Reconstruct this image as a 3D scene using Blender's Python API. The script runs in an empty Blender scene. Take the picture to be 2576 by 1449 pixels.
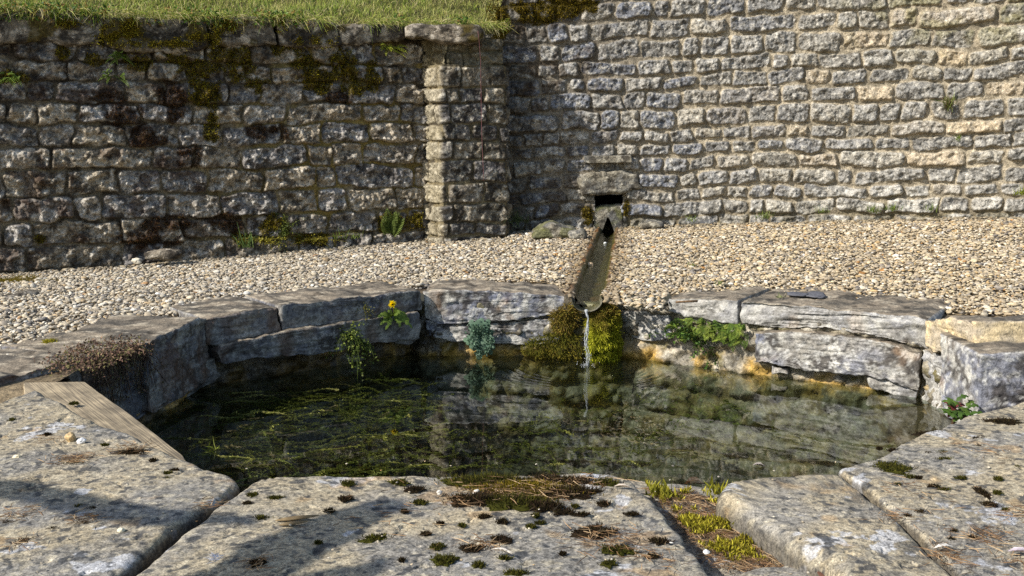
import bpy, math
import numpy as np
from mathutils import Vector

R = np.random.default_rng(11)
scene = bpy.context.scene
COL = scene.collection

# ------------------------------------------------------------------ camera model (used to survey the place)
FPX, CXP, CYP, CAMH = 2762.0, 1288.0, 724.5, 1.25
PITCH = math.atan((CYP - 276.0) / FPX)
CP, SP = math.cos(PITCH), math.sin(PITCH)
SUN = np.array([-0.70, -0.40, 0.60]); SUN = SUN / np.linalg.norm(SUN)

def ray(u, v):
    a = (u - CXP) / FPX; b = (CYP - v) / FPX
    return np.array([a, CP + b * SP, -SP + b * CP])
def PZ(u, v, z):
    d = ray(u, v); t = (z - CAMH) / d[2]
    return np.array([d[0] * t, d[1] * t, z])
def PY(u, v, y):
    d = ray(u, v); t = y / d[1]
    return np.array([d[0] * t, y, CAMH + d[2] * t])
def PW(u, v, A, B):
    """point on the vertical plane through plan points A, B"""
    A = np.asarray(A, float); B = np.asarray(B, float)
    n = np.array([-(B - A)[1], (B - A)[0]]); d = ray(u, v)
    t = (A @ n) / (d[0] * n[0] + d[1] * n[1])
    return np.array([d[0] * t, d[1] * t, CAMH + d[2] * t])

# ------------------------------------------------------------------ noise
def _hash(x, y, z, seed):
    h = (x.astype(np.uint32) * np.uint32(374761393) + y.astype(np.uint32) * np.uint32(668265263)
         + z.astype(np.uint32) * np.uint32(2147483647 - 58371) + np.uint32((seed * 974711 + 12345) & 0xffffffff))
    h = (h ^ (h >> np.uint32(13))) * np.uint32(1274126177)
    h = (h ^ (h >> np.uint32(16))) * np.uint32(2246822519)
    return h ^ (h >> np.uint32(15))
def pn(P, seed=0):
    with np.errstate(over='ignore'):
        i = np.floor(P).astype(np.int64); f = (P - i).astype(np.float32)
        u = f * f * f * (f * (f * 6 - 15) + 10)
        out = np.zeros(len(P), np.float32)
        for dx in (0, 1):
            wx = u[:, 0] if dx else 1 - u[:, 0]
            for dy in (0, 1):
                wy = u[:, 1] if dy else 1 - u[:, 1]
                for dz in (0, 1):
                    wz = u[:, 2] if dz else 1 - u[:, 2]
                    h = _hash(i[:, 0] + dx, i[:, 1] + dy, i[:, 2] + dz, seed)
                    gx = (h & np.uint32(1023)).astype(np.float32) / 511.5 - 1
                    gy = ((h >> np.uint32(10)) & np.uint32(1023)).astype(np.float32) / 511.5 - 1
                    gz = ((h >> np.uint32(20)) & np.uint32(1023)).astype(np.float32) / 511.5 - 1
                    out += wx * wy * wz * (gx * (f[:, 0] - dx) + gy * (f[:, 1] - dy) + gz * (f[:, 2] - dz))
    return out * 1.5
def fbm(P, sc=1.0, octv=4, seed=0, gain=0.5):
    P = np.asarray(P, np.float64) * np.asarray(sc); a = 1.0; s = np.zeros(len(P), np.float32)
    for k in range(octv):
        s += a * pn(P + 17.3 * k, seed + k * 31); P = P * 2.03; a *= gain
    return s
def ss(a, b, x):
    t = np.clip((x - a) / (b - a), 0, 1); return t * t * (3 - 2 * t)
def mix(a, b, m):
    m = np.asarray(m)[:, None]; return a * (1 - m) + np.asarray(b) * m
def lin(r, g, b):
    c = np.array([r, g, b], float) / 255.0
    return np.where(c <= 0.04045, c / 12.92, ((c + 0.055) / 1.055) ** 2.4)
def unit(v):
    v = np.asarray(v, float); return v / (np.linalg.norm(v, axis=-1, keepdims=True) + 1e-12)

# ------------------------------------------------------------------ mesh building
def tag(o, label=None, cat=None, group=None, kind=None):
    if label: o['label'] = label
    if cat: o['category'] = cat
    if group: o['group'] = group
    if kind: o['kind'] = kind
    return o
def empty(name, loc, label=None, cat=None, group=None):
    o = bpy.data.objects.new(name, None); COL.objects.link(o); o.location = loc; o.empty_display_size = .05
    return tag(o, label, cat, group)

class Geo:
    def __init__(s): s.V = []; s.Q = []; s.T = []; s.C = []; s.n = 0
    def add(s, V, Q=None, T=None, C=None):
        V = np.asarray(V, np.float32).reshape(-1, 3)
        s.V.append(V)
        if Q is not None and len(Q): s.Q.append(np.asarray(Q, np.int64).reshape(-1, 4) + s.n)
        if T is not None and len(T): s.T.append(np.asarray(T, np.int64).reshape(-1, 3) + s.n)
        C = np.full((len(V), 3), .5) if C is None else np.broadcast_to(np.asarray(C, float), (len(V), 3))
        s.C.append(np.asarray(C, np.float32)); s.n += len(V)
        return s
    def merge(s, g):
        for V, C in zip(g.V, g.C): pass
        if g.n:
            Q = np.concatenate(g.Q) if g.Q else None; T = np.concatenate(g.T) if g.T else None
            s.add(np.concatenate(g.V), Q, T, np.concatenate(g.C))
        return s
    def obj(s, name, mat, parent=None, smooth=True, extra=None, origin=None):
        V = np.concatenate(s.V) if s.V else np.zeros((0, 3), np.float32); C = np.concatenate(s.C)
        Q = np.concatenate(s.Q) if s.Q else np.zeros((0, 4), np.int64)
        T = np.concatenate(s.T) if s.T else np.zeros((0, 3), np.int64)
        off = np.zeros(3)
        if parent is not None and parent.type == 'EMPTY': off = np.array(parent.location)
        elif parent is None:
            lo, hi = V.min(0), V.max(0); off = np.array([(lo[0] + hi[0]) / 2, (lo[1] + hi[1]) / 2, lo[2]], float)
        elif parent is not None: off = np.array(parent.matrix_basis.translation) if parent.parent is None else np.array(parent.parent.location)
        me = bpy.data.meshes.new(name)
        me.vertices.add(len(V)); me.vertices.foreach_set('co', (V - off.astype(np.float32)).ravel())
        L = np.concatenate([Q.ravel(), T.ravel()]).astype(np.int32)
        me.loops.add(len(L)); me.loops.foreach_set('vertex_index', L)
        st = np.concatenate([np.arange(len(Q)) * 4, len(Q) * 4 + np.arange(len(T)) * 3]).astype(np.int32)
        me.polygons.add(len(st)); me.polygons.foreach_set('loop_start', st)
        me.polygons.foreach_set('use_smooth', np.full(len(st), smooth))
        at = me.attributes.new('Col', 'FLOAT_COLOR', 'POINT')
        at.data.foreach_set('color', np.concatenate([np.clip(C, 0.003, .95), np.ones((len(C), 1), np.float32)], 1).astype(np.float32).ravel())
        me.update(calc_edges=True); me.validate()
        me.materials.append(mat)
        o = bpy.data.objects.new(name, me); COL.objects.link(o)
        if parent is None: o.location = off
        else: o.parent = parent
        return o

def tube(g, pts, rad, col, sides=6, jit=0, seed=0):
    pts = np.asarray(pts, float); n = len(pts); rad = np.broadcast_to(np.asarray(rad, float), (n,))
    t = unit(np.gradient(pts, axis=0)); ref = np.array([0, 0, 1.0]) if abs(t[0][2]) < .8 else np.array([1.0, 0, 0])
    a = unit(np.cross(t, ref)); b = np.cross(t, a)
    th = np.linspace(0, 2 * np.pi, sides, endpoint=False)
    V = pts[:, None] + rad[:, None, None] * (np.cos(th)[None, :, None] * a[:, None] + np.sin(th)[None, :, None] * b[:, None])
    V = V.reshape(-1, 3)
    if jit: V = V + jit * np.repeat(rad, sides)[:, None] * fbm(V, 9, 3, seed)[:, None] * unit(V - np.repeat(pts, sides, 0))
    i = np.arange(n - 1)[:, None] * sides; k = np.arange(sides)[None]; k2 = (k + 1) % sides
    Q = np.stack([i + k, i + k2, i + sides + k2, i + sides + k], -1).reshape(-1, 4)
    e = len(V); V = np.concatenate([V, pts[:1], pts[-1:]])
    T = np.concatenate([np.stack([np.full(sides, e), k2[0], k[0]], -1),
                        np.stack([np.full(sides, e + 1), (n - 1) * sides + k[0], (n - 1) * sides + k2[0]], -1)])
    g.add(V, Q, T, col)

def blades(g, P, D, L, W, col, bend=None, rng=R, tipc=1.25):
    P = np.asarray(P, float); n = len(P); D = unit(D); L = np.broadcast_to(L, (n,))[:, None]; W = np.broadcast_to(W, (n,))[:, None]
    if bend is None: bend = np.zeros((n, 3))
    side = unit(np.cross(D, rng.normal(size=(n, 3))))
    m = P + D * L * .5 + bend * .25 * L; tip = P + D * L + bend * L
    V = np.stack([P - side * W, P + side * W, m + side * W * .75, m - side * W * .75, tip], 1).reshape(-1, 3)
    b = np.arange(n) * 5
    Q = np.stack([b, b + 1, b + 2, b + 3], 1); T = np.stack([b + 3, b + 2, b + 4], 1)
    col = np.broadcast_to(col, (n, 3)); C = np.stack([col * .8, col * .8, col, col, col * tipc], 1).reshape(-1, 3)
    g.add(V, Q, T, C)

def leaves(g, P, D, N, L, W, col, fold=.15):
    P = np.asarray(P, float); n = len(P); D = unit(np.broadcast_to(D, (n, 3))); N = np.broadcast_to(N, (n, 3))
    S = unit(np.cross(D, N)); Nn = np.cross(S, D); L = np.broadcast_to(L, (n,))[:, None]; W = np.broadcast_to(W, (n,))[:, None]
    v = [P, P + D * L * .3 + S * W * .42 + Nn * W * fold, P + D * L * .3 - S * W * .42 + Nn * W * fold, P + D * L * .42,
         P + D * L * .65 + S * W * .4 + Nn * W * fold, P + D * L * .65 - S * W * .4 + Nn * W * fold, P + D * L - Nn * L * .12]
    V = np.stack(v, 1).reshape(-1, 3); b = (np.arange(n) * 7)[:, None]
    T = np.array([[0, 1, 3], [0, 3, 2], [1, 4, 3], [2, 3, 5], [3, 4, 6], [3, 6, 5]])
    T = (b[:, :, None] + T[None]).reshape(-1, 3)
    col = np.broadcast_to(col, (n, 3)); g.add(V, None, T, np.repeat(col, 7, 0))

def resample(poly, step, sig):
    poly = np.asarray(poly, float); nx = np.roll(poly, -1, 0); L = np.linalg.norm(nx - poly, axis=1)
    if np.sum(poly[:, 0] * nx[:, 1] - nx[:, 0] * poly[:, 1]) < 0: return resample(poly[::-1], step, sig)
    cum = np.concatenate([[0], np.cumsum(L)]); M = max(24, int(cum[-1] / step)); t = np.arange(M) * cum[-1] / M
    cl = np.vstack([poly, poly[:1]]); p = np.stack([np.interp(t, cum, cl[:, k]) for k in (0, 1)], 1)
    w = max(sig / (cum[-1] / M), .01); k = int(3 * w) + 1
    if k > 1:
        ker = np.exp(-.5 * (np.arange(-k, k + 1) / w) ** 2); ker /= ker.sum()
        pp = np.concatenate([p[-k:], p, p[:k]]); p = np.stack([np.convolve(pp[:, c], ker, 'valid') for c in (0, 1)], 1)
    return p

def block(name, outline, O, U, V, mat, colf, depth=.15, bevel=.02, res=.012, amp=.008, fr=5, edge=.01, efr=6, sig=.012,
          strata=0., amp2=.35, seed=0, parent=None, dres=None, disp=None, centre=None, zf=None):
    """a worked stone: outline in the (U, V) plane, face towards U x V, running back by depth"""
    O, U, V = [np.asarray(x, float) for x in (O, U, V)]; N = np.cross(U, V)
    p = resample(outline, res, sig); t = np.roll(p, -1, 0) - np.roll(p, 1, 0); n = unit(np.stack([t[:, 1], -t[:, 0]], 1))
    q3 = np.concatenate([p, np.full((len(p), 1), seed * 3.7)], 1)
    p = p + n * (edge * fbm(q3, efr, 4, seed))[:, None]
    c = p.mean(0) if centre is None else np.asarray(centre); vec = p - c; r = np.linalg.norm(vec, axis=1)
    cs = np.clip((vec / r[:, None] * n).sum(1), .3, 1); M = len(p)
    K = max(4, int(r.max() / res)); s = np.arange(1, K) / K
    ext = 1 - bevel * np.array([1, .8, .62, .46, .32, .2, .1, .03, 0]) / np.median(r * cs)
    s = np.concatenate([s[s < ext[0] - .3 / K], ext[ext > .05]])
    d = (1 - s)[:, None] * (r * cs)[None]; x = np.clip(1 - d / bevel, 0, 1); z = -bevel * (1 - np.sqrt(1 - x * x))
    P2 = c + vec[None] * s[:, None, None]
    dres = dres or res * 1.5; hs = np.arange(1, max(3, int((depth - bevel) / dres)) + 1); hs = bevel + (depth - bevel) * hs / hs[-1]
    P2 = np.concatenate([P2, np.broadcast_to(p, (len(hs), M, 2))]); zz = np.concatenate([z, np.broadcast_to(-hs[:, None], (len(hs), M))])
    xx = np.concatenate([x, np.ones((len(hs), M))]); nn = np.broadcast_to(n, (len(xx), M, 2))
    P = O + P2[..., :1] * U + P2[..., 1:] * V + zz[..., None] * N
    nr = np.sqrt(1 - xx * xx)[..., None] * N + xx[..., None] * (nn[..., :1] * U + nn[..., 1:] * V)
    P = np.concatenate([(O + c[0] * U + c[1] * V)[None], P.reshape(-1, 3)]); nr = np.concatenate([N[None], nr.reshape(-1, 3)])
    inn = np.concatenate([[1.], np.concatenate([np.ones(len(s)), np.ones(len(hs))]).repeat(M)])
    S3 = P + seed * 1.37
    h = amp * (fbm(S3, fr, 3, seed) + amp2 * fbm(S3, fr * 7, 3, seed + 5))
    if strata:
        vert = 1 - np.abs(nr[:, 2])
        h = h + strata * vert * (fbm(S3, (1.5, 1.5, 26), 3, seed + 9) - .6 * ss(.25, .32, np.abs(fbm(S3, (2.2, 2.2, 17), 2, seed + 3))))
    if disp is not None: h = h + disp(P, nr)
    P = P + nr * h[:, None]
    if zf is not None: P[:, 2] += zf(P)
    K = len(s) + len(hs); i = 1 + np.arange(K - 1)[:, None] * M; k = np.arange(M)[None]; k2 = (k + 1) % M
    Q = np.stack([i + k, i + M + k, i + M + k2, i + k2], -1).reshape(-1, 4)
    T = np.stack([np.zeros(M, int), 1 + k[0], 1 + k2[0]], 1)
    g = Geo(); g.add(P, Q, T, colf(P, nr, seed)); return g.obj(name, mat, parent)

# ------------------------------------------------------------------ materials
def nodes(name):
    m = bpy.data.materials.new(name); m.use_nodes = True; nt = m.node_tree; nt.nodes.clear()
    out = nt.nodes.new('ShaderNodeOutputMaterial'); return m, nt, out
def N_(nt, t, **kw):
    n = nt.nodes.new(t)
    for k, v in kw.items():
        if k in n.inputs.keys(): n.inputs[k].default_value = v
        else: setattr(n, k, v)
    return n
def mat_stone(name, sc=90., amt=.5, bump=.5, dist=.004, rough=.9, sc2=22., spec=.25, spk=.35):
    m, nt, out = nodes(name); L = nt.links.new
    geo = N_(nt, 'ShaderNodeNewGeometry'); at = N_(nt, 'ShaderNodeAttribute', attribute_name='Col')
    n1 = N_(nt, 'ShaderNodeTexNoise', Scale=sc, Detail=5., Roughness=.7); L(geo.outputs['Position'], n1.inputs['Vector'])
    n2 = N_(nt, 'ShaderNodeTexNoise', Scale=sc2, Detail=6., Roughness=.65); L(geo.outputs['Position'], n2.inputs['Vector'])
    r1 = N_(nt, 'ShaderNodeMapRange'); L(n1.outputs['Fac'], r1.inputs['Value'])
    for k, v in zip(('From Min', 'From Max', 'To Min', 'To Max'), (.3, .7, 1 - amt, 1 + amt * .8)): r1.inputs[k].default_value = v
    r2 = N_(nt, 'ShaderNodeMapRange'); L(n2.outputs['Fac'], r2.inputs['Value'])
    for k, v in zip(('From Min', 'From Max', 'To Min', 'To Max'), (.32, .68, 1 - amt * .7, 1 + amt * .55)): r2.inputs[k].default_value = v
    vo = N_(nt, 'ShaderNodeTexVoronoi', Scale=sc * .45); L(geo.outputs['Position'], vo.inputs['Vector'])
    r3 = N_(nt, 'ShaderNodeMapRange'); L(vo.outputs['Distance'], r3.inputs['Value'])
    for k, v in zip(('From Min', 'From Max', 'To Min', 'To Max'), (.08, .3, 1 - spk, 1.)): r3.inputs[k].default_value = v
    mu = N_(nt, 'ShaderNodeMath', operation='MULTIPLY'); L(r1.outputs[0], mu.inputs[0]); L(r2.outputs[0], mu.inputs[1])
    mu2 = N_(nt, 'ShaderNodeMath', operation='MULTIPLY'); L(mu.outputs[0], mu2.inputs[0]); L(r3.outputs[0], mu2.inputs[1])
    vm = N_(nt, 'ShaderNodeVectorMath', operation='SCALE'); L(at.outputs['Color'], vm.inputs[0]); L(mu2.outputs[0], vm.inputs['Scale'])
    hs = N_(nt, 'ShaderNodeMath', operation='ADD'); L(n1.outputs['Fac'], hs.inputs[0])
    h2 = N_(nt, 'ShaderNodeMath', operation='MULTIPLY_ADD'); L(n2.outputs['Fac'], h2.inputs[0]); h2.inputs[1].default_value = 2.5; L(r3.outputs[0], h2.inputs[2])
    L(h2.outputs[0], hs.inputs[1])
    bp = N_(nt, 'ShaderNodeBump', Strength=bump, Distance=dist); L(hs.outputs[0], bp.inputs['Height'])
    b = N_(nt, 'ShaderNodeBsdfPrincipled', Roughness=rough); b.inputs['Specular IOR Level'].default_value = spec
    L(vm.outputs[0], b.inputs['Base Color']); L(bp.outputs[0], b.inputs['Normal']); L(b.outputs[0], out.inputs[0]); return m
def mat_leaf(name, tr=.35, rough=.55, spec=.3, sc=60., amt=.25):
    m, nt, out = nodes(name); L = nt.links.new
    geo = N_(nt, 'ShaderNodeNewGeometry'); at = N_(nt, 'ShaderNodeAttribute', attribute_name='Col')
    n1 = N_(nt, 'ShaderNodeTexNoise', Scale=sc, Detail=3.); L(geo.outputs['Position'], n1.inputs['Vector'])
    r1 = N_(nt, 'ShaderNodeMapRange'); L(n1.outputs['Fac'], r1.inputs['Value'])
    for k, v in zip(('From Min', 'From Max', 'To Min', 'To Max'), (.3, .7, 1 - amt, 1 + amt)): r1.inputs[k].default_value = v
    vm = N_(nt, 'ShaderNodeVectorMath', operation='SCALE'); L(at.outputs['Color'], vm.inputs[0]); L(r1.outputs[0], vm.inputs['Scale'])
    b = N_(nt, 'ShaderNodeBsdfPrincipled', Roughness=rough); b.inputs['Specular IOR Level'].default_value = spec
    L(vm.outputs[0], b.inputs['Base Color'])
    t = N_(nt, 'ShaderNodeBsdfTranslucent'); L(vm.outputs[0], t.inputs['Color'])
    mx = N_(nt, 'ShaderNodeMixShader'); mx.inputs[0].default_value = tr
    L(b.outputs[0], mx.inputs[1]); L(t.outputs[0], mx.inputs[2]); L(mx.outputs[0], out.inputs[0]); return m
def mat_water(name, tint, wave=.15, dist=.004, sc=7., rings=False):
    m, nt, out = nodes(name); L = nt.links.new
    geo = N_(nt, 'ShaderNodeNewGeometry')
    n1 = N_(nt, 'ShaderNodeTexNoise', Scale=sc, Detail=3.); L(geo.outputs['Position'], n1.inputs['Vector'])
    bp = N_(nt, 'ShaderNodeBump', Strength=wave, Distance=dist); hgt = n1.outputs['Fac']
    if rings:  # ripple rings round the foot of the falling water
        ds = N_(nt, 'ShaderNodeVectorMath', operation='DISTANCE'); L(geo.outputs['Position'], ds.inputs[0]); ds.inputs[1].default_value = (.37, 5.30, 0)
        m1 = N_(nt, 'ShaderNodeMath', operation='MULTIPLY'); L(ds.outputs['Value'], m1.inputs[0]); m1.inputs[1].default_value = 150.
        m2 = N_(nt, 'ShaderNodeMath', operation='SINE'); L(m1.outputs[0], m2.inputs[0])
        m3 = N_(nt, 'ShaderNodeMapRange'); L(ds.outputs['Value'], m3.inputs['Value'])
        for k, v in zip(('From Min', 'From Max', 'To Min', 'To Max'), (.02, .55, 4., 0.)): m3.inputs[k].default_value = v
        m4 = N_(nt, 'ShaderNodeMath', operation='MULTIPLY_ADD'); L(m2.outputs[0], m4.inputs[0]); L(m3.outputs[0], m4.inputs[1]); L(n1.outputs['Fac'], m4.inputs[2]); hgt = m4.outputs[0]
    L(hgt, bp.inputs['Height'])
    gl = N_(nt, 'ShaderNodeBsdfGlossy', Roughness=.0); L(bp.outputs[0], gl.inputs['Normal'])
    gl.inputs['Color'].default_value = (.95, .97, .95, 1)
    tr = N_(nt, 'ShaderNodeBsdfTransparent'); tr.inputs['Color'].default_value = (*tint, 1)
    fr = N_(nt, 'ShaderNodeFresnel', IOR=1.46); io = N_(nt, 'ShaderNodeMapRange'); L(geo.outputs['Backfacing'], io.inputs['Value']); io.inputs['To Min'].default_value = 1.46; io.inputs['To Max'].default_value = 1 / 1.46; L(io.outputs[0], fr.inputs['IOR']); L(bp.outputs[0], fr.inputs['Normal'])
    mx = N_(nt, 'ShaderNodeMixShader'); L(fr.outputs[0], mx.inputs[0]); L(tr.outputs[0], mx.inputs[1]); L(gl.outputs[0], mx.inputs[2])
    L(mx.outputs[0], out.inputs[0]); return m
def mat_wood(name, axis):
    m, nt, out = nodes(name); L = nt.links.new
    geo = N_(nt, 'ShaderNodeNewGeometry'); mp = N_(nt, 'ShaderNodeMapping'); mp.inputs['Rotation'].default_value = (0, 0, -axis)
    L(geo.outputs['Position'], mp.inputs['Vector'])
    mp2 = N_(nt, 'ShaderNodeMapping'); mp2.inputs['Scale'].default_value = (5, 260, 60); L(mp.outputs[0], mp2.inputs['Vector'])
    n1 = N_(nt, 'ShaderNodeTexNoise', Scale=1., Detail=4.); L(mp2.outputs[0], n1.inputs['Vector'])
    n2 = N_(nt, 'ShaderNodeTexNoise', Scale=14., Detail=4.); L(geo.outputs['Position'], n2.inputs['Vector'])
    cr = N_(nt, 'ShaderNodeValToRGB'); L(n1.outputs['Fac'], cr.inputs[0])
    cr.color_ramp.elements[0].position = .36; cr.color_ramp.elements[0].color = (.16, .125, .08, 1)
    cr.color_ramp.elements[1].position = .62; cr.color_ramp.elements[1].color = (.42, .33, .20, 1)
    r1 = N_(nt, 'ShaderNodeMapRange'); L(n2.outputs['Fac'], r1.inputs['Value'])
    for k, v in zip(('From Min', 'From Max', 'To Min', 'To Max'), (.3, .7, .6, 1.15)): r1.inputs[k].default_value = v
    vm = N_(nt, 'ShaderNodeVectorMath', operation='SCALE'); L(cr.outputs[0], vm.inputs[0]); L(r1.outputs[0], vm.inputs['Scale'])
    bp = N_(nt, 'ShaderNodeBump', Strength=.6, Distance=.003); L(n1.outputs['Fac'], bp.inputs['Height'])
    b = N_(nt, 'ShaderNodeBsdfPrincipled', Roughness=.85); L(vm.outputs[0], b.inputs['Base Color']); L(bp.outputs[0], b.inputs['Normal'])
    L(b.outputs[0], out.inputs[0]); return m

M_WALL = mat_stone('weathered_wall_stone', 120, .62, .8, .005, sc2=42, spk=.4)
M_SLAB = mat_stone('limestone_slab', 230, .62, .5, .002, sc2=75, spk=.5)
M_COPE = mat_stone('limestone_coping', 110, .45, .6, .005, sc2=24, spk=.3)
M_PEB = mat_stone('gravel_stone', 160, .3, .25, .002, sc2=40, spk=.1)
M_EARTH = mat_stone('earth', 60, .5, .8, .01, rough=1.)
M_WET = mat_stone('wet_stone', 80, .5, .6, .004, rough=.45, sc2=20, spec=.5)
M_LEAF = mat_leaf('leaf'); M_MOSS = mat_leaf('moss_fibre', .25, .9, .1, 90, .35); M_DRY = mat_leaf('dry_plant', .2, .8, .15)
M_WEED = mat_leaf('pondweed', .3, .5, .3)
M_BARK = mat_stone('bark', 60, .4, .8, .01)
M_WATER = mat_water('pool_water', (.58, .63, .56), .10, .003, 6., True)
M_RUN = mat_water('running_water', (.75, .78, .62), .5, .006, 40.)
M_THREAD = mat_stone('red_thread', 300, .2, .1, .001, rough=.8)

# ------------------------------------------------------------------ stone colours
GREY = lin(136, 134, 130); TAN = lin(168, 150, 118); BLUE = lin(112, 116, 124); DARK = lin(62, 58, 52); PALE = lin(205, 200, 186)
def col_slab(P, n, seed):
    up = ss(.2, .8, n[:, 2]); S = P + seed * 2.1
    c = mix(np.broadcast_to(lin(172, 158, 130), (len(P), 3)), lin(148, 142, 130), ss(-.35, .3, fbm(S, 3.2, 5, 3)))
    c = mix(c, lin(118, 116, 111), .58 * ss(.0, .4, fbm(S, 22, 5, 21, .68)) * ss(-.45, .2, fbm(S, 2.0, 3, 33)))
    c = mix(c, lin(88, 87, 84), .65 * ss(.24, .5, fbm(S, 48, 3, 41, .65)))
    c = mix(c, lin(196, 184, 156), .55 * ss(.22, .5, fbm(S, 34, 5, 51, .68)))
    c = mix(c, lin(196, 196, 196), .7 * ss(.56, .66, fbm(S, 6.0, 5, 61, .6)))
    c = mix(c, lin(180, 144, 92), .4 * ss(.46, .66, fbm(S, 7, 3, 71)))
    c = mix(c, lin(70, 68, 64), .6 * ss(.16, .42, fbm(S, 60, 3, 91, .65)) * ss(-.3, .2, fbm(S, 4, 3, 93)))
    sp = np.maximum(ss(.54, .60, fbm(S, 17, 3, 81, .5)), ss(.50, .56, fbm(S, 34, 2, 83, .4))); c = mix(c, lin(62, 64, 66), .8 * sp)
    c = mix(c, lin(70, 62, 50), .6 * (1 - up)); return c
def col_cope(P, n, seed):
    up = ss(.45, .85, n[:, 2]); S = P + seed * 2.1
    k = (np.sin(seed * 12.9) * .5 + .5)
    f = mix(np.broadcast_to(lin(138, 138, 142), (len(P), 3)), lin(162, 156, 144), ss(-.3, .35, fbm(S, 4, 4, 3)))
    f = mix(f, lin(112, 116, 130), .7 * ss(0, .4, fbm(S, 3, 3, 8)))
    f = mix(f, PALE, .8 * ss(.06, .38, fbm(S, 9, 5, 12, .62)))
    f = mix(f, lin(70, 64, 58), .85 * ss(.12, .4, fbm(S, 8, 5, 17, .62)))
    f = mix(f, lin(206, 203, 194), .65 * ss(.16, .46, fbm(S, 30, 4, 14, .7)))
    f = mix(f, lin(66, 64, 62), .6 * ss(.2, .48, fbm(S, 36, 4, 15, .7)))
    f = mix(f, lin(150, 112, 70), .35 * ss(.3, .6, fbm(S, 5, 3, 19)))
    t = mix(np.broadcast_to(lin(136, 124, 106), (len(P), 3)), lin(92, 86, 76), ss(-.2, .35, fbm(S * np.array([1, 2.2, 1]), 5, 5, 23)))
    t = mix(t, lin(176, 164, 142), .8 * ss(.2, .5, fbm(S * np.array([1, 2.5, 1]), 9, 4, 27)))
    t = mix(t, lin(56, 50, 42), .7 * ss(.3, .5, fbm(S, 14, 3, 37)))
    return f * (1 - up)[:, None] * (.85 + .3 * k) + t * up[:, None]
def col_copedark(P, n, seed):  # left rim stones: shade on their faces darkened into the colour, plus rust
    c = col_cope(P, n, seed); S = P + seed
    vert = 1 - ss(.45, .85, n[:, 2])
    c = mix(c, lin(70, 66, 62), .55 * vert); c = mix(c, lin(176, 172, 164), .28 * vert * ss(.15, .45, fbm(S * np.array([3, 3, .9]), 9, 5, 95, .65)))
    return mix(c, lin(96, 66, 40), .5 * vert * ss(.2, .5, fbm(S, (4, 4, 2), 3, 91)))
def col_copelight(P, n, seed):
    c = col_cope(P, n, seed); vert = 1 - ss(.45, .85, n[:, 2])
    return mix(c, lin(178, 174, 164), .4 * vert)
def col_fresh(P, n, seed):
    c = col_cope(P, n, seed); vert = 1 - ss(.45, .85, n[:, 2]); S = P + seed
    f = mix(np.broadcast_to(lin(214, 192, 150), (len(P), 3)), lin(178, 164, 140), ss(-.2, .4, fbm(S, 6, 4, 3)))
    return mix(c, 0, 0 * vert) * (1 - vert)[:, None] + f * vert[:, None]

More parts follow.
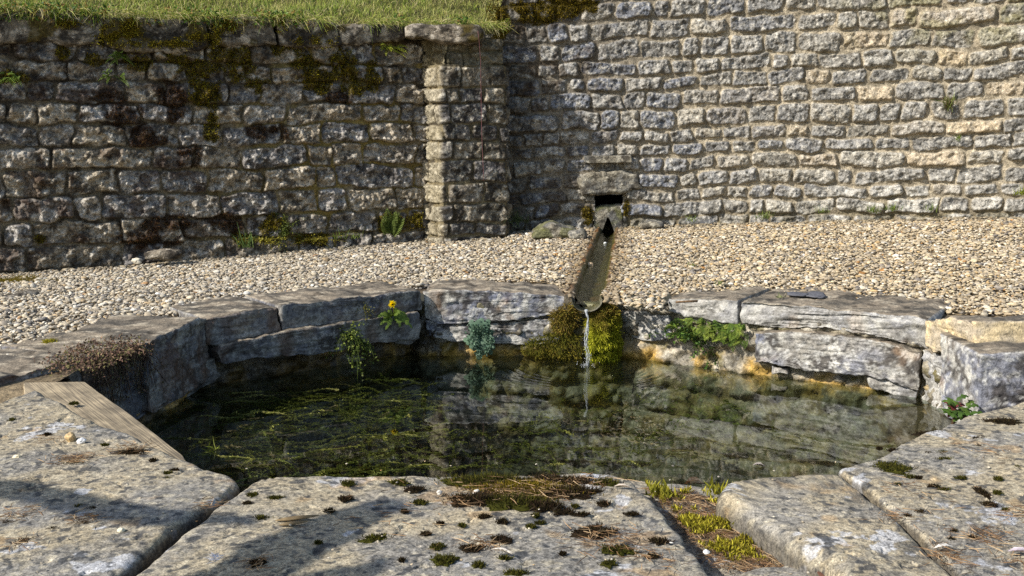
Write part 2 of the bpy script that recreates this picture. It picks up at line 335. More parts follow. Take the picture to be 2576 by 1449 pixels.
# ------------------------------------------------------------------ masonry sheets
def masonry(sfun, s0, s1, z0, z1, rows, tilt, wmean, res, prof=.035, gap=.010, rad=.4, warp=.012, seed=0, ebev=.03, rough=.008,
            keep=None, rowmod=None, breaks=()):
    rng = np.random.default_rng(seed)
    ns = int((s1 - s0) / res) + 1; nz = int((z1 - z0) / res) + 1
    s = np.linspace(s0, s1, ns); z = np.linspace(z0, z1, nz); S, Z = np.meshgrid(s, z, indexing='ij'); S = S.ravel(); Z = Z.ravel()
    W3 = np.stack([S, Z, np.full_like(S, seed * 1.7)], 1)
    sw = S + warp * fbm(W3, 7, 3, seed + 1); tw = Z - tilt(S) + warp * .9 * fbm(W3, 6, 3, seed + 2) + .022 * fbm(np.stack([S, Z * .3, S * 0], 1), 1.3, 2, seed + 3)
    ri = np.clip(np.searchsorted(rows, tw) - 1, 0, len(rows) - 2)
    d = np.zeros(len(S)); rnd = np.zeros((len(S), 4)); h = np.zeros(len(S)); lyv = np.zeros(len(S))
    for r in range(len(rows) - 1):
        m = ri == r
        if not m.any(): continue
        rh = rows[r + 1] - rows[r]; b = [s0 - rng.uniform(0, .3)]
        while b[-1] < s1 + .3: b.append(b[-1] + wmean(b[-1]) * np.clip(rng.lognormal(0, .32), .5, 1.9) * (.75 + .25 * rh / .12))
        b = np.array(b)
        for q in breaks:
            if rng.random() < .75: b[np.argmin(np.abs(b - q))] = q
        b.sort()
        j = np.clip(np.searchsorted(b, sw[m]) - 1, 0, len(b) - 2); n = len(b) - 1; q = rng.random((n, 8))
        lx = sw[m] - (b[j] + b[j + 1]) / 2; ly = tw[m] - (rows[r] + rows[r + 1]) / 2
        ly = ly - (q[j, 0] - .5) * .16 * lx; lx = lx + (q[j, 1] - .5) * .35 * ly
        g = gap * (.55 + 1.1 * q[j, 2])
        hx = (b[j + 1] - b[j]) / 2 - g; hy = rh / 2 - g * (.7 + .7 * q[j, 3]); ra = np.minimum(hx, hy) * rad * (.5 + 1.1 * q[j, 4]); ra = np.minimum(ra, np.minimum(hx, hy) * .95)
        ax = np.abs(lx) - (hx - ra); ay = np.abs(ly) - (hy - ra)
        dd = -(np.hypot(np.maximum(ax, 0), np.maximum(ay, 0)) + np.minimum(np.maximum(ax, ay), 0) - ra)
        d[m] = dd; rnd[m] = q[j][:, 3:7]; lyv[m] = ly / hy
        e = np.clip(dd / (ebev * (.6 + .8 * q[j, 5])), 0, 1)
        h[m] = prof * (.5 + .8 * q[j, 6]) * np.sqrt(1 - (1 - e) ** 2) + np.where(dd > 0, e * ((q[j, 7] - .5) * .16 * lx + (q[j, 2] - .5) * .25 * ly), 0)
    W3[:, 2] += rnd[:, 0] * 9 * (d > 0)
    ins = ss(-.002, .008, d)
    h = h + ins * rough * (fbm(W3, 14, 5, seed + 6, .6)) * 1.5 + (1 - ins) * .006 * fbm(W3, 22, 4, seed + 7) + .012 * fbm(W3[:, :2] @ np.array([[1, 0, 0], [0, 1, 0]]), 1.2, 2, seed + 8)
    x, y, nx, ny = sfun(S); P = np.stack([x + nx * h, y + ny * h, Z], 1)
    i = np.arange(ns - 1)[:, None] * nz; k = np.arange(nz - 1)[None]
    Q = np.stack([i + k, i + nz + k, i + nz + k + 1, i + k + 1], -1).reshape(-1, 4)
    if keep is not None: Q = Q[keep(S[Q].mean(1), Z[Q].mean(1), P[Q].mean(1))]
    return dict(P=P, Q=Q, S=S, Z=Z, d=d, ins=ins, rnd=rnd, h=h, W=W3, nx=nx, ny=ny, ly=lyv)

def polypath(pts, smooth=.02):
    pts = np.asarray(pts, float); seg = np.linalg.norm(np.diff(pts, axis=0), axis=1); cum = np.concatenate([[0], np.cumsum(seg)])
    def f(S):
        x = np.interp(S, cum, pts[:, 0]); y = np.interp(S, cum, pts[:, 1])
        e = smooth; t = np.stack([np.interp(S + e, cum, pts[:, 0]) - np.interp(S - e, cum, pts[:, 0]), np.interp(S + e, cum, pts[:, 1]) - np.interp(S - e, cum, pts[:, 1])], 1)
        t = unit(t); return x, y, t[:, 1], -t[:, 0]
    f.cum = cum; return f

def blob_mask(P2, ell):
    """sum of soft ellipses (centre, half sizes) in plane coordinates"""
    m = np.zeros(len(P2))
    for (cx, cy, rx, ry) in ell: m = np.maximum(m, np.exp(-(((P2[:, 0] - cx) / rx) ** 2 + ((P2[:, 1] - cy) / ry) ** 2)))
    return m

# ------------------------------------------------------------------ ground form
def ground_z(x, y):
    k = np.clip((y - 4.6) / 2.8, .1, 1)
    return .335 + .045 * x * k - .012
PXB = [(-700, 1010), (-300, 960), (0, 905), (100, 868), (200, 836), (330, 802), (480, 775), (640, 762), (860, 737), (1050, 713), (1250, 704), (1395, 708), (1430, 742),
       (1470, 752), (1562, 762), (1660, 775), (1685, 738), (1950, 734), (1965, 752), (2190, 768), (2340, 782), (2576, 800), (3000, 826)]
BACKLINE = np.array([PZ(u, v, .335)[:2] for u, v in PXB])
# walls in plan
LW_A, LW_B = np.array([-4.6, 6.45]), np.array([-.62, 8.10])
def rw_y(x): return 8.36 - .042 * np.maximum(x, 0) ** 2
RUN_A, RUN_B = np.array([.745, 8.45]), np.array([.372, 5.36])     # runnel centre line (wall end, spout end)
def run_x(y): return RUN_B[0] + (y - RUN_B[1]) * (RUN_A[0] - RUN_B[0]) / (RUN_A[1] - RUN_B[1])
OCT = np.array([(-.69, 2.80), (-1.47, 3.70), (-1.36, 4.78), (-.45, 5.50), (.56, 5.48), (1.80, 4.70), (1.84, 4.25), (1.47, 3.42), (.93, 2.92), (.27, 2.82)])

# ================================================================== SETTING
g = Geo(); gx = np.linspace(-12, 12, 481); gy = np.linspace(-3, 14, 341); X, Y = np.meshgrid(gx, gy, indexing='ij')
def inside(poly, X, Y):
    r = np.zeros(X.shape, bool); n = len(poly)
    for i in range(n):
        x1, y1 = poly[i]; x2, y2 = poly[(i + 1) % n]
        c = ((y1 > Y) != (y2 > Y)) & (X < (x2 - x1) * (Y - y1) / (y2 - y1 + 1e-12) + x1); r ^= c
    return r
ctr = OCT.mean(0); OCTX = ctr + (OCT - ctr) * 1.09
Zg = ground_z(X, Y) - .012 - .16 * ss(3.6, 3.2, Y) - .16 * (np.abs(X - run_x(Y)) < .135) * (Y > 4.5) * (Y < 8.6)
V = np.stack([X, Y, Zg], -1).reshape(-1, 3); i = np.arange(480)[:, None] * 341; k = np.arange(340)[None]
Q = np.stack([i + k, i + 341 + k, i + 342 + k, i + k + 1], -1).reshape(-1, 4)
qc = V[Q].mean(1); Q = Q[~(inside(OCTX, qc[:, 0], qc[:, 1]) | ((qc[:, 0] > 1.3) & (qc[:, 0] < 2.3) & (qc[:, 1] > 3.3) & (qc[:, 1] < 4.12)))]
g.add([[1.2, 2.9, -.02], [3.4, 2.9, .06], [3.4, 4.6, .06], [1.6, 4.6, -.02]], [[0, 1, 2, 3]], None, lin(120, 104, 80))
c = mix(np.broadcast_to(lin(150, 132, 102), (len(V), 3)), lin(92, 80, 62), ss(-.2, .4, fbm(V, 8, 4, 5)))
g.add(V, Q, None, c); tag(g.obj('ground', M_EARTH), kind='structure')

# basin floor
g = Geo(); gx = np.linspace(-1.9, 2.1, 200); gy = np.linspace(2.6, 5.8, 160); X, Y = np.meshgrid(gx, gy, indexing='ij'); V = np.stack([X, Y, 0 * X - .60], -1).reshape(-1, 3)
V[:, 2] += .05 * fbm(V, 3, 4, 9) + .02 * fbm(V, 14, 3, 10) + .14 * ss(.2, 1.5, V[:, 0]); i = np.arange(199)[:, None] * 160; k = np.arange(159)[None]
Q = np.stack([i + k, i + 160 + k, i + 161 + k, i + k + 1], -1).reshape(-1, 4)
c = mix(np.broadcast_to(lin(100, 100, 80), (len(V), 3)), lin(54, 56, 42), ss(-.3, .3, fbm(V, 6, 4, 4)))
c = mix(c, lin(120, 112, 84), .7 * ss(.2, .45, fbm(V, 9, 4, 14)) * ss(-.2, 1., V[:, 0]))
g.add(V, Q, None, c); tag(g.obj('basin_floor', M_EARTH), kind='structure')

# pool water
g = Geo(); OW = ctr + (OCT - ctr) * 1.16; n = len(OW)
g.add(np.concatenate([np.c_[OW, np.zeros(n)], [[ctr[0], ctr[1], 0]]]), None, [[i, (i + 1) % n, n] for i in range(n)], (.1, .1, .1))
T0 = g.T[0]; g.T[0] = T0[:, ::-1] if np.cross(OW[1] - OW[0], ctr - OW[0]) < 0 else T0
tag(g.obj('water', M_WATER, smooth=False), kind='structure')

# ------------------------------------------------------------------ right (apse) wall
def rwp(S):
    x = S; y = rw_y(x); t = -.084 * np.maximum(x, 0); n = np.sqrt(1 + t * t); return x, y, t / n, -1 / n
rr = np.random.default_rng(5); rows = [.02]
while rows[-1] < 3.4: rows.append(rows[-1] + rr.uniform(.102, .146))
rtilt = lambda S: .030 * S
hole0 = PY(1497, 496, 8.36); hole1 = PY(1562, 600, 8.36)
def rkeep(S, Z, P): return ~((Z > 1.8) & (S < -.09 + .07 * fbm(np.c_[S * 0, Z, Z * 0], 5, 3, 4))) & ~((S + .022 * fbm(np.c_[S, Z, 0 * Z], 11, 3, 5) > hole0[0] - .004) & (S + .022 * fbm(np.c_[S, Z, 0 * Z], 11, 3, 6) < hole1[0] + .004) & (Z < hole0[2] + .02) & (Z > .1))
W = masonry(rwp, -.22, 5.0, .1, 3.15, np.array(rows), rtilt, lambda s: .215 + .016 * s, .0062, prof=.026, gap=.0085, rad=.45, seed=3, ebev=.020, rough=.014, warp=.019, keep=rkeep)
P, S, Z, ins, rnd, w = W['P'], W['S'], W['Z'], W['ins'], W['rnd'], W['W']
st = mix(np.broadcast_to(lin(152, 148, 139), (len(P), 3)), lin(120, 122, 127), ss(.35, .75, rnd[:, 1]) * ss(3.2, .5, S))
st = mix(st, lin(166, 158, 140), .7 * ss(.55, .9, rnd[:, 2]))
st = st * (.72 + .5 * rnd[:, 3])[:, None]
st = mix(st, lin(92, 98, 112), .45 * ss(-.05, .35, fbm(w, 5, 3, 2)) * ss(2.6, 0, S))
st = mix(st, lin(196, 190, 176), .75 * ss(.08, .46, fbm(w, 26, 5, 5, .7)))
st = mix(st, lin(84, 80, 72), .75 * ss(.12, .48, fbm(w, 24, 5, 8, .7)))
st = mix(st, lin(214, 190, 150), .5 * ss(.86, .97, rnd[:, 0]) * ss(1., 3., S))
st = mix(st, lin(214, 208, 194), .6 * ss(.9, .6, Z) * ss(1., 2.6, S) * ss(-.2, .4, fbm(w, 8, 4, 15)))
st = mix(st, lin(140, 132, 84), .55 * ss(1.5, 1.9, Z) * ss(2.0, 3., S) * ss(-.2, .2, fbm(w, 4, 3, 25)))
mo = mix(np.broadcast_to(lin(176, 163, 138), (len(P), 3)), lin(142, 131, 110), ss(-.25, .3, fbm(w, 9, 5, 11)))
mo = mix(mo, lin(120, 112, 98), .8 * ss(1.6, .4, S)); mo = mix(mo, lin(104, 92, 68), .6 * ss(.62, .4, Z))
c = mix(mo, 0, 0 * ins) * (1 - ins)[:, None] + st * ins[:, None]
pier_shade = np.clip(ss(.30, .0, S) * ss(-.5, .25, fbm(w, 6, 4, 19)) + ss(.25, .05, S) * .25, 0, 1); c = mix(c, lin(50, 44, 36), .62 * pier_shade)  # darkens stones beside the pier, deepening its cast shadow in the colour
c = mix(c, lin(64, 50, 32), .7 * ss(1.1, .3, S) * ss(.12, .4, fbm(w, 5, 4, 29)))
gz = ground_z(S, 8.3); c = mix(c, lin(98, 88, 56), .6 * ss(.16, .02, Z - gz) * ss(-.2, .3, fbm(w, 6, 3, 39)))
ell = []
for (u, v, a, b) in [(1330, 20, 60, 26), (1400, 20, 70, 28), (1460, 15, 50, 20), (1478, 545, 16, 26), (1574, 520, 8, 20), (1262, 50, 26, 50), (1250, 30, 30, 40), (1250, 100, 18, 30), (1350, 48, 60, 14)]:
    q = PY(u, v, 8.36); ell.append((q[0], q[2], a / 331, b / 331))
RMOSS = blob_mask(np.stack([S, Z], 1), ell) * (1.0 + .9 * fbm(w, 9, 4, 49)); RMOSS = ss(.36, .62, RMOSS)
c = mix(c, lin(92, 76, 24), .8 * RMOSS)
RW = dict(W, moss=RMOSS)
rwall = empty('apse_wall', (1.5, 8.3, .3), 'tall rubble wall of grey stones in sandy mortar behind the gravel', 'wall')
g = Geo(); g.add(P, W['Q'], None, c); g.obj('masonry', M_WALL, rwall)
# inlet recess behind the opening
g = Geo(); x0, x1, zt = hole0[0] - .03, hole1[0] + .03, hole0[2] + .05; zb = .1
V = np.array([[x0, 8.37, zb], [x1, 8.37, zb], [x1, 8.37, zt], [x0, 8.37, zt], [x0, 8.9, zb], [x1, 8.9, zb], [x1, 8.9, zt], [x0, 8.9, zt]])
g.add(V, [[0, 4, 7, 3], [1, 2, 6, 5], [4, 5, 6, 7], [3, 7, 6, 2], [0, 1, 5, 4]], None, lin(44, 42, 34)); g.obj('inlet_opening', M_EARTH, rwall, smooth=False)
def pypoly(px, y): return np.array([[PY(u, v, y)[0], PY(u, v, y)[2]] for u, v in px])
EX, EZ, EY = np.array([1., 0, 0]), np.array([0, 0, 1.]), np.array([0, 1., 0])
def col_wallstone(P, n, seed):
    S = P + seed; c = mix(np.broadcast_to(lin(140, 132, 114), (len(P), 3)), lin(108, 106, 100), ss(-.3, .3, fbm(S, 6, 4, 2)))
    c = mix(c, lin(186, 178, 158), .7 * ss(.1, .4, fbm(S, 15, 5, 4, .6))); return mix(c, lin(72, 66, 56), .8 * ss(.12, .4, fbm(S, 14, 5, 6, .6)))
block('lintel', pypoly([(1452, 448), (1480, 434), (1560, 430), (1606, 440), (1618, 475), (1560, 488), (1500, 492), (1462, 492)], 8.28), (0, 8.27, 0), EX, EZ, M_WALL, col_wallstone, .12, .03, .012, .012, 8, .012, 9, seed=4, parent=rwall)
block('ledge', pypoly([(1470, 393), (1588, 391), (1590, 409), (1472, 410)], 8.25), (0, 8.24, 0), EX, EZ, M_WALL, col_wallstone, .14, .006, .008, .003, 9, .002, 9, sig=.004, seed=5, parent=rwall)
def col_green(P, n, seed):
    c = col_wallstone(P, n, seed); return mix(c, lin(96, 98, 44), .65 * ss(-.2, .3, fbm(P, 7, 3, 7)))
block('drain_stone', pypoly([(1494, 522), (1524, 517), (1564, 514), (1568, 560), (1564, 596), (1550, 600), (1547, 575), (1543, 560), (1530, 549), (1517, 555), (1511, 572), (1508, 600), (1494, 600)], 8.345), (0, 8.345, 0), EX, EZ, M_WALL, col_green, .12, .012, .008, .005, 9, .004, 9, sig=.006, seed=6, parent=rwall, centre=pypoly([(1530, 540)], 8.345)[0])

# ------------------------------------------------------------------ left retaining wall
lw = polypath([LW_A, LW_B, LW_B + (.25, .10)]); LWL = lw.cum[1]
lrows = np.array([-.1, .06, .21, .37, .53, .695, .86, 1.01, 1.155, 1.29, 1.43, 1.56, 1.71])
W = masonry(lw, 0, lw.cum[-1], 0, 1.74, lrows, lambda S: 0 * S, lambda s: .33 - .016 * s, .0068, prof=.030, gap=.0060, rad=.3, seed=8, ebev=.022, rough=.026, warp=.022)
P, S, Z, ins, rnd, w = W['P'], W['S'], W['Z'], W['ins'], W['rnd'], W['W']
st = mix(np.broadcast_to(lin(168, 155, 133), (len(P), 3)), lin(140, 135, 129), ss(.3, .8, rnd[:, 1])) * (.75 + .45 * rnd[:, 3])[:, None]
hi = fbm(w, 20, 5, 31, .72)
st = mix(st, lin(208, 201, 186), .62 * ss(.05, .42, hi))
st = mix(st, lin(44, 38, 33), .74 * ss(.02, .44, fbm(w, 12, 5, 33, .72)))
st = mix(st, lin(66, 44, 28), .65 * ss(.15, .4, fbm(w, 4, 4, 36)) * ss(3.9, 2., S))
mo = mix(np.broadcast_to(lin(124, 113, 92), (len(P), 3)), lin(70, 61, 48), ss(-.3, .3, fbm(w, 6, 4, 37)))
mo = mix(mo, lin(136, 118, 62), .85 * ss(2.2, 3.6, S) * ss(-.3, .2, fbm(w, 3, 4, 38)))
c = mo * (1 - ins)[:, None] + st * ins[:, None]
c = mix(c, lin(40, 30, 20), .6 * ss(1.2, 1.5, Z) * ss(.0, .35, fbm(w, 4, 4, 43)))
def lwS(u, v):
    q = PW(u, v, LW_A, LW_B); return np.linalg.norm(q[:2] - LW_A), q[2], q[1]
def lell(lst):
    e = []
    for (u, v, a, b) in lst: s_, z_, y_ = lwS(u, v); e.append((s_, z_, a / (FPX / y_), b / (FPX / y_)))
    return e
S2 = np.stack([S, Z], 1)
LM = blob_mask(S2, lell([(300, 110, 55, 40), (420, 112, 60, 30), (540, 120, 26, 60), (490, 175, 50, 40), (515, 235, 48, 45), (600, 165, 40, 50), (530, 320, 26, 40), (860, 165, 42, 55), (800, 200, 60, 34),
                         (720, 130, 40, 30), (890, 215, 36, 26), (690, 575, 40, 40), (610, 600, 30, 24), (980, 560, 44, 28), (1040, 555, 30, 24), (780, 600, 60, 16), (500, 90, 30, 30), (440, 150, 50, 20), (240, 150, 40, 18), (640, 215, 40, 24), (930, 190, 26, 40), (770, 160, 50, 20), (350, 160, 40, 20), (160, 130, 20, 20), (100, 600, 16, 12), (30, 195, 40, 22)]))
LM = ss(.40, .66, LM * (1 + 1.0 * fbm(w, 9, 4, 45)))
LB = blob_mask(S2, lell([(310, 285, 50, 40), (370, 340, 50, 40), (430, 250, 36, 60), (470, 395, 40, 34), (280, 250, 60, 26), (560, 560, 80, 30), (640, 330, 40, 24), (380, 600, 100, 30), (420, 560, 60, 30), (700, 330, 24, 30), (850, 250, 40, 20)]))
LB = ss(.42, .66, LB * (1 + 1.1 * fbm(w, 8, 4, 46)))
c = mix(c, lin(50, 32, 20), .75 * LB); c = mix(c, lin(84, 72, 22), .8 * LM)
LWD = dict(W, moss=LM, brown=LB)
lwall = empty('retaining_wall', (-2., 7.5, .2), 'low dark mossy stone retaining wall under the grass bank', 'wall')
g = Geo(); g.add(P, W['Q'], None, c); g.obj('masonry', M_WALL, lwall)
LU = unit(np.append(LW_B - LW_A, 0)); LN = np.cross(LU, EZ)
def lpoly(px, off):
    A = LW_A + LN[:2] * off; B = LW_B + LN[:2] * off; r = []
    for u, v in px: q = PW(u, v, A, B); r.append((np.dot(q[:2] - A, LU[:2]), q[2]))
    return np.array(r), np.append(A, 0)
def col_lcope(P, n, seed):
    S = P + seed * 1.9; c = mix(np.broadcast_to(lin(128, 118, 102), (len(P), 3)), lin(90, 84, 74), ss(-.3, .3, fbm(S, 5, 4, 3)))
    c = mix(c, lin(188, 178, 160), .7 * ss(.1, .4, fbm(S, 18, 5, 5, .65))); c = mix(c, lin(44, 38, 31), .85 * ss(.05, .36, fbm(S, 9, 5, 7, .62)))
    return mix(c, lin(84, 72, 24), .8 * ss(.22, .42, fbm(S, 5, 4, 9)))
cop = [[(-330, 30), (-20, 28), (-16, 108), (-330, 112)], [(-12, 30), (120, 26), (258, 40), (262, 84), (246, 112), (120, 108), (0, 108)], [(258, 44), (400, 46), (522, 54), (526, 118), (500, 132), (370, 130), (262, 116)],
       [(534, 44), (640, 42), (690, 48), (700, 112), (600, 112), (538, 108)], [(695, 50), (800, 50), (848, 64), (862, 112), (780, 122), (702, 114)], [(850, 62), (960, 60), (1020, 66), (1022, 100), (960, 112), (862, 110)]]
for k, px in enumerate(cop):
    ol, O = lpoly(px, .075); block('coping_stone', ol, O, LU, EZ, M_WALL, col_lcope, .42, .028, .013, .016, 7, .014, 7, seed=20 + k, parent=lwall)

# ------------------------------------------------------------------ pier
pp = polypath([(-.70, 8.25), (-.600, 8.04), (-.490, 7.86), (-.045, 8.045), (-.045, 8.45)], .012)
prow = np.array([.2, .334, .435, .572, .72, .885, 1.02, 1.14, 1.29, 1.405, 1.56, 1.66, 1.76])
W = masonry(pp, .0, pp.cum[-1], .2, 1.75, prow, lambda S: 0 * S, lambda s: .21, .0065, prof=.020, gap=.006, rad=.2, seed=18, ebev=.016, rough=.014, warp=.012, breaks=(pp.cum[3], pp.cum[1]))
P, S, Z, ins, rnd, w = W['P'], W['S'], W['Z'], W['ins'], W['rnd'], W['W']
rec = np.where((Z > 1.565) & (S > pp.cum[1]), .05, 0); P[:, 0] -= W['nx'] * rec; P[:, 1] -= W['ny'] * rec
st = mix(np.broadcast_to(lin(128, 118, 100), (len(P), 3)), lin(104, 100, 96), ss(.3, .8, rnd[:, 1])) * (.75 + .5 * rnd[:, 3])[:, None]
st = mix(st, lin(196, 188, 170), .7 * ss(.05, .44, fbm(w, 22, 5, 31, .7)))
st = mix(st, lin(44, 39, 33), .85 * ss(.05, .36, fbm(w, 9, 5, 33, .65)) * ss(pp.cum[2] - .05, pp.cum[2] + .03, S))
st = mix(st, lin(178, 166, 134), .5 * ss(pp.cum[2] + .01, pp.cum[2] - .02, S))  # left splay toned paler: sunlight on that face put into the colour
mo = mix(np.broadcast_to(lin(124, 112, 84), (len(P), 3)), lin(74, 66, 52), ss(-.2, .3, fbm(w, 6, 4, 37)))
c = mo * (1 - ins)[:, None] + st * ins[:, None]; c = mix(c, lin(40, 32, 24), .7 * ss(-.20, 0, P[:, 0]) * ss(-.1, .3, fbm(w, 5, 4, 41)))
c = mix(c, lin(104, 96, 70), .6 * ss(1.54, 1.58, Z))
pier = empty('stone_pier', (-.3, 8., .33), 'square stone pier with a bright left edge at the wall corner', 'pier')
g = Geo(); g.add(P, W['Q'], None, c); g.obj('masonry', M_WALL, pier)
block('cap_stone', pypoly([(1018, 66), (1040, 60), (1205, 62), (1218, 78), (1212, 104), (1160, 112), (1110, 106), (1060, 96), (1016, 96)], 7.80), (0, 7.80, 0), EX, EZ, M_WALL, col_lcope, .5, .03, .012, .012, 6, .01, 6, seed=31, parent=pier)

# ------------------------------------------------------------------ basin rim stones
TOPZ = .335
def wframe(A, B):
    A = np.asarray(A, float); B = np.asarray(B, float); U = unit(np.append(B - A, 0)); N = np.cross(U, EZ); return A, B, U, N
SIDES = {'leftfront': wframe((-1.75, 3.74), (-1.44, 4.31)), 'left': wframe((-1.44, 4.31), OCT[2]), 'leftback': wframe(OCT[2], OCT[3]), 'back': wframe(OCT[3], OCT[4]), 'right': wframe(OCT[4], OCT[5]), 'rightend': wframe(OCT[5], OCT[6])}
def rim(name, side, px, off, depth, colf, label, cat='stone', seed=0, grp=None, **kw):
    A, B, U, N = SIDES[side]; A = A + N[:2] * off; B = B + N[:2] * off; ol = []
    for u, v in px: q = PW(u, v, A, B); ol.append((np.dot(q[:2] - A, U[:2]), q[2]))
    a = dict(bevel=.008, res=.010, amp=.008, fr=6, edge=.008, efr=13, strata=.006, sig=.004, amp2=.5); a.update(kw)
    return tag(block(name, ol, np.append(A, 0), U, EZ, M_COPE, colf, depth, seed=seed, dres=.014, **a), label, cat, grp)
RG = 'stones of the pool rim'
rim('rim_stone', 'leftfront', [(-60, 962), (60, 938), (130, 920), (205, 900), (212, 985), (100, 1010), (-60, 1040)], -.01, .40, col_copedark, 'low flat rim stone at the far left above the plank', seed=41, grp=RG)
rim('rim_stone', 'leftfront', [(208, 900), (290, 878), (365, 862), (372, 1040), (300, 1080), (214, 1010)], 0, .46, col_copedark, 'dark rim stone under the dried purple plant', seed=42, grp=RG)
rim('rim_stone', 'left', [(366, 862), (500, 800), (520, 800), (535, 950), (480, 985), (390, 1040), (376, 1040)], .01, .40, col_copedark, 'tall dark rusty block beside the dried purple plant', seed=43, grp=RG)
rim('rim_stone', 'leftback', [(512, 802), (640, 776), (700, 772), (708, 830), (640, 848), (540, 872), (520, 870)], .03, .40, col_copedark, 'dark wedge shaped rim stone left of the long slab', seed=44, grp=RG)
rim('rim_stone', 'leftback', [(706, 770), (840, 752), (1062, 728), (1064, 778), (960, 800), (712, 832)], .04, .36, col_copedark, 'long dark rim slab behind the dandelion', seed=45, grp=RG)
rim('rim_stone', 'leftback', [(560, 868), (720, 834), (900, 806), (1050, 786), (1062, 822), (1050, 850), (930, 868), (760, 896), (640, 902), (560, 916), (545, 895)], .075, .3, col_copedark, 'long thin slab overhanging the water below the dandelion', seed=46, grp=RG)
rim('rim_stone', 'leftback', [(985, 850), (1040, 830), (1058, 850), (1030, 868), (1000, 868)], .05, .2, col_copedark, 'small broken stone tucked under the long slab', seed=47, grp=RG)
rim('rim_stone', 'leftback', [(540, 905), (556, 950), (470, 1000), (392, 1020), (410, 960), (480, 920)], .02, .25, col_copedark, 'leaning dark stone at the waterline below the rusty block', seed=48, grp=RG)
rim('rim_stone', 'back', [(1066, 735), (1150, 728), (1300, 734), (1420, 744), (1436, 756), (1410, 792), (1290, 805), (1200, 812), (1100, 818), (1068, 800)], .02, .32, col_cope, 'long grey rim slab left of the water spout', seed=49, grp=RG, zf=None)
rim('rim_stone', 'back', [(1070, 806), (1260, 812), (1400, 800), (1430, 820), (1400, 870), (1250, 866), (1130, 858), (1076, 845)], .005, .3, col_cope, 'white mottled lower stone behind the grey rosette plant', seed=50, grp=RG)
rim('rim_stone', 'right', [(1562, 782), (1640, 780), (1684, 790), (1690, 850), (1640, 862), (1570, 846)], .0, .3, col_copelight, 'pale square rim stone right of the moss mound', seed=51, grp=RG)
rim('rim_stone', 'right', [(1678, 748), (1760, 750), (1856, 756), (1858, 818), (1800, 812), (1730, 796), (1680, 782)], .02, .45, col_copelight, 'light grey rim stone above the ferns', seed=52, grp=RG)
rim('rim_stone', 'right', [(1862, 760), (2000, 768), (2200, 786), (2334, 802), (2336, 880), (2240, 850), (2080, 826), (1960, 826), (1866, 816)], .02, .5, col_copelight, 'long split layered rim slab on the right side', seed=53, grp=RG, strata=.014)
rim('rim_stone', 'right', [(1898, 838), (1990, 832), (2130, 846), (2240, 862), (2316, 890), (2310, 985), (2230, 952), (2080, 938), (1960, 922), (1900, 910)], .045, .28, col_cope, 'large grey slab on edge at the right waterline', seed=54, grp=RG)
rim('rim_stone', 'right', [(1940, 920), (1982, 924), (1982, 944), (1942, 940)], .02, .15, col_copelight, 'little square stone under the large grey slab', seed=55, grp=RG)
rim('rim_stone', 'right', [(2180, 948), (2240, 950), (2306, 985), (2300, 1005), (2240, 990), (2190, 975)], .02, .2, col_copelight, 'low pale stone at the water under the large grey slab', seed=56, grp=RG)
rim('rim_stone', 'rightend', [(2326, 808), (2400, 800), (2452, 808), (2456, 915), (2440, 925), (2400, 905), (2362, 888), (2330, 870)], .03, .8, col_fresh, 'rim stone with a freshly broken cream face', seed=57, grp=RG, edge=.014)
rim('rim_stone', 'rightend', [(2322, 880), (2380, 898), (2436, 930), (2450, 945), (2450, 1060), (2380, 1060), (2320, 1010)], .005, .3, col_copelight, 'rough corner stone under the broken cream face', seed=58, grp=RG, amp=.02, fr=9)
A = np.array([OCT[6][0] - .03, OCT[6][1] - .20])
ol = np.array([[PY(u, v, A[1])[0], PY(u, v, A[1])[2]] for u, v in [(2461, 886), (2560, 884), (2740, 880), (2740, 1110), (2464, 1110)]])
tag(block('rim_stone', ol, (0, A[1], 0), EX, EZ, M_COPE, col_cope, .38, .014, .011, .008, 7, .006, 8, seed=59, strata=.004), 'square grey upright block at the right end of the rim', 'stone', RG)

# basin lining below the rim
fullp = [(-.69, 2.84), (-1.49, 3.70), (-1.70, 3.92), (-1.50, 4.30), (-1.45, 4.82), (-.52, 5.60), (-.46, 5.53), (.57, 5.505), (1.83, 4.715), (1.86, 4.2), (1.49, 3.42), (.95, 2.9), (.27, 2.86), (-.69, 2.84)]
bp = polypath(fullp, .03)
W = masonry(bp, 0, bp.cum[-1], -.72, .285, np.array([-.9, -.72, -.57, -.42, -.27, -.14, -.02, .09, .2, .3]), lambda S: 0 * S, lambda s: .24, .012, prof=.025, gap=.012, rad=.45, seed=28, ebev=.03, rough=.022, warp=.02,
            keep=lambda S, Z, P: ~(((Z > .17) & (P[:, 1] < 3.6)) | ((Z > -.03) & (P[:, 1] < 4.28) & (P[:, 0] > 1.2))))
P, S, Z, ins, w = W['P'], W['S'], W['Z'], W['ins'], W['W']
c = mix(np.broadcast_to(lin(150, 140, 118), (len(P), 3)), lin(92, 84, 66), ss(-.2, .3, fbm(w, 6, 4, 51)))
c = mix(c, lin(200, 190, 168), .7 * ss(.15, .4, fbm(w, 9, 4, 52)))
c = mix(c, lin(190, 152, 70), .9 * ss(.13, .02, Z + .04 * fbm(w, 8, 3, 53)) * ss(-.35, .15, fbm(w, 5, 4, 54)))
c = mix(c, lin(84, 76, 22), .75 * ss(.10, .32, fbm(w, 7, 4, 55)))
c = mix(c, lin(58, 48, 34), .75 * ss(-.3, -.6, P[:, 0]) * ss(-.4, .1, fbm(w, 4, 3, 57)))
c = mix(c, lin(96, 96, 76), .75 * ss(.02, -.10, Z))
g = Geo(); g.add(P, W['Q'], None, c); lining = tag(g.obj('basin_wall', M_WET), 'rough ochre and green stained stone lining of the pool at the waterline', 'wall')

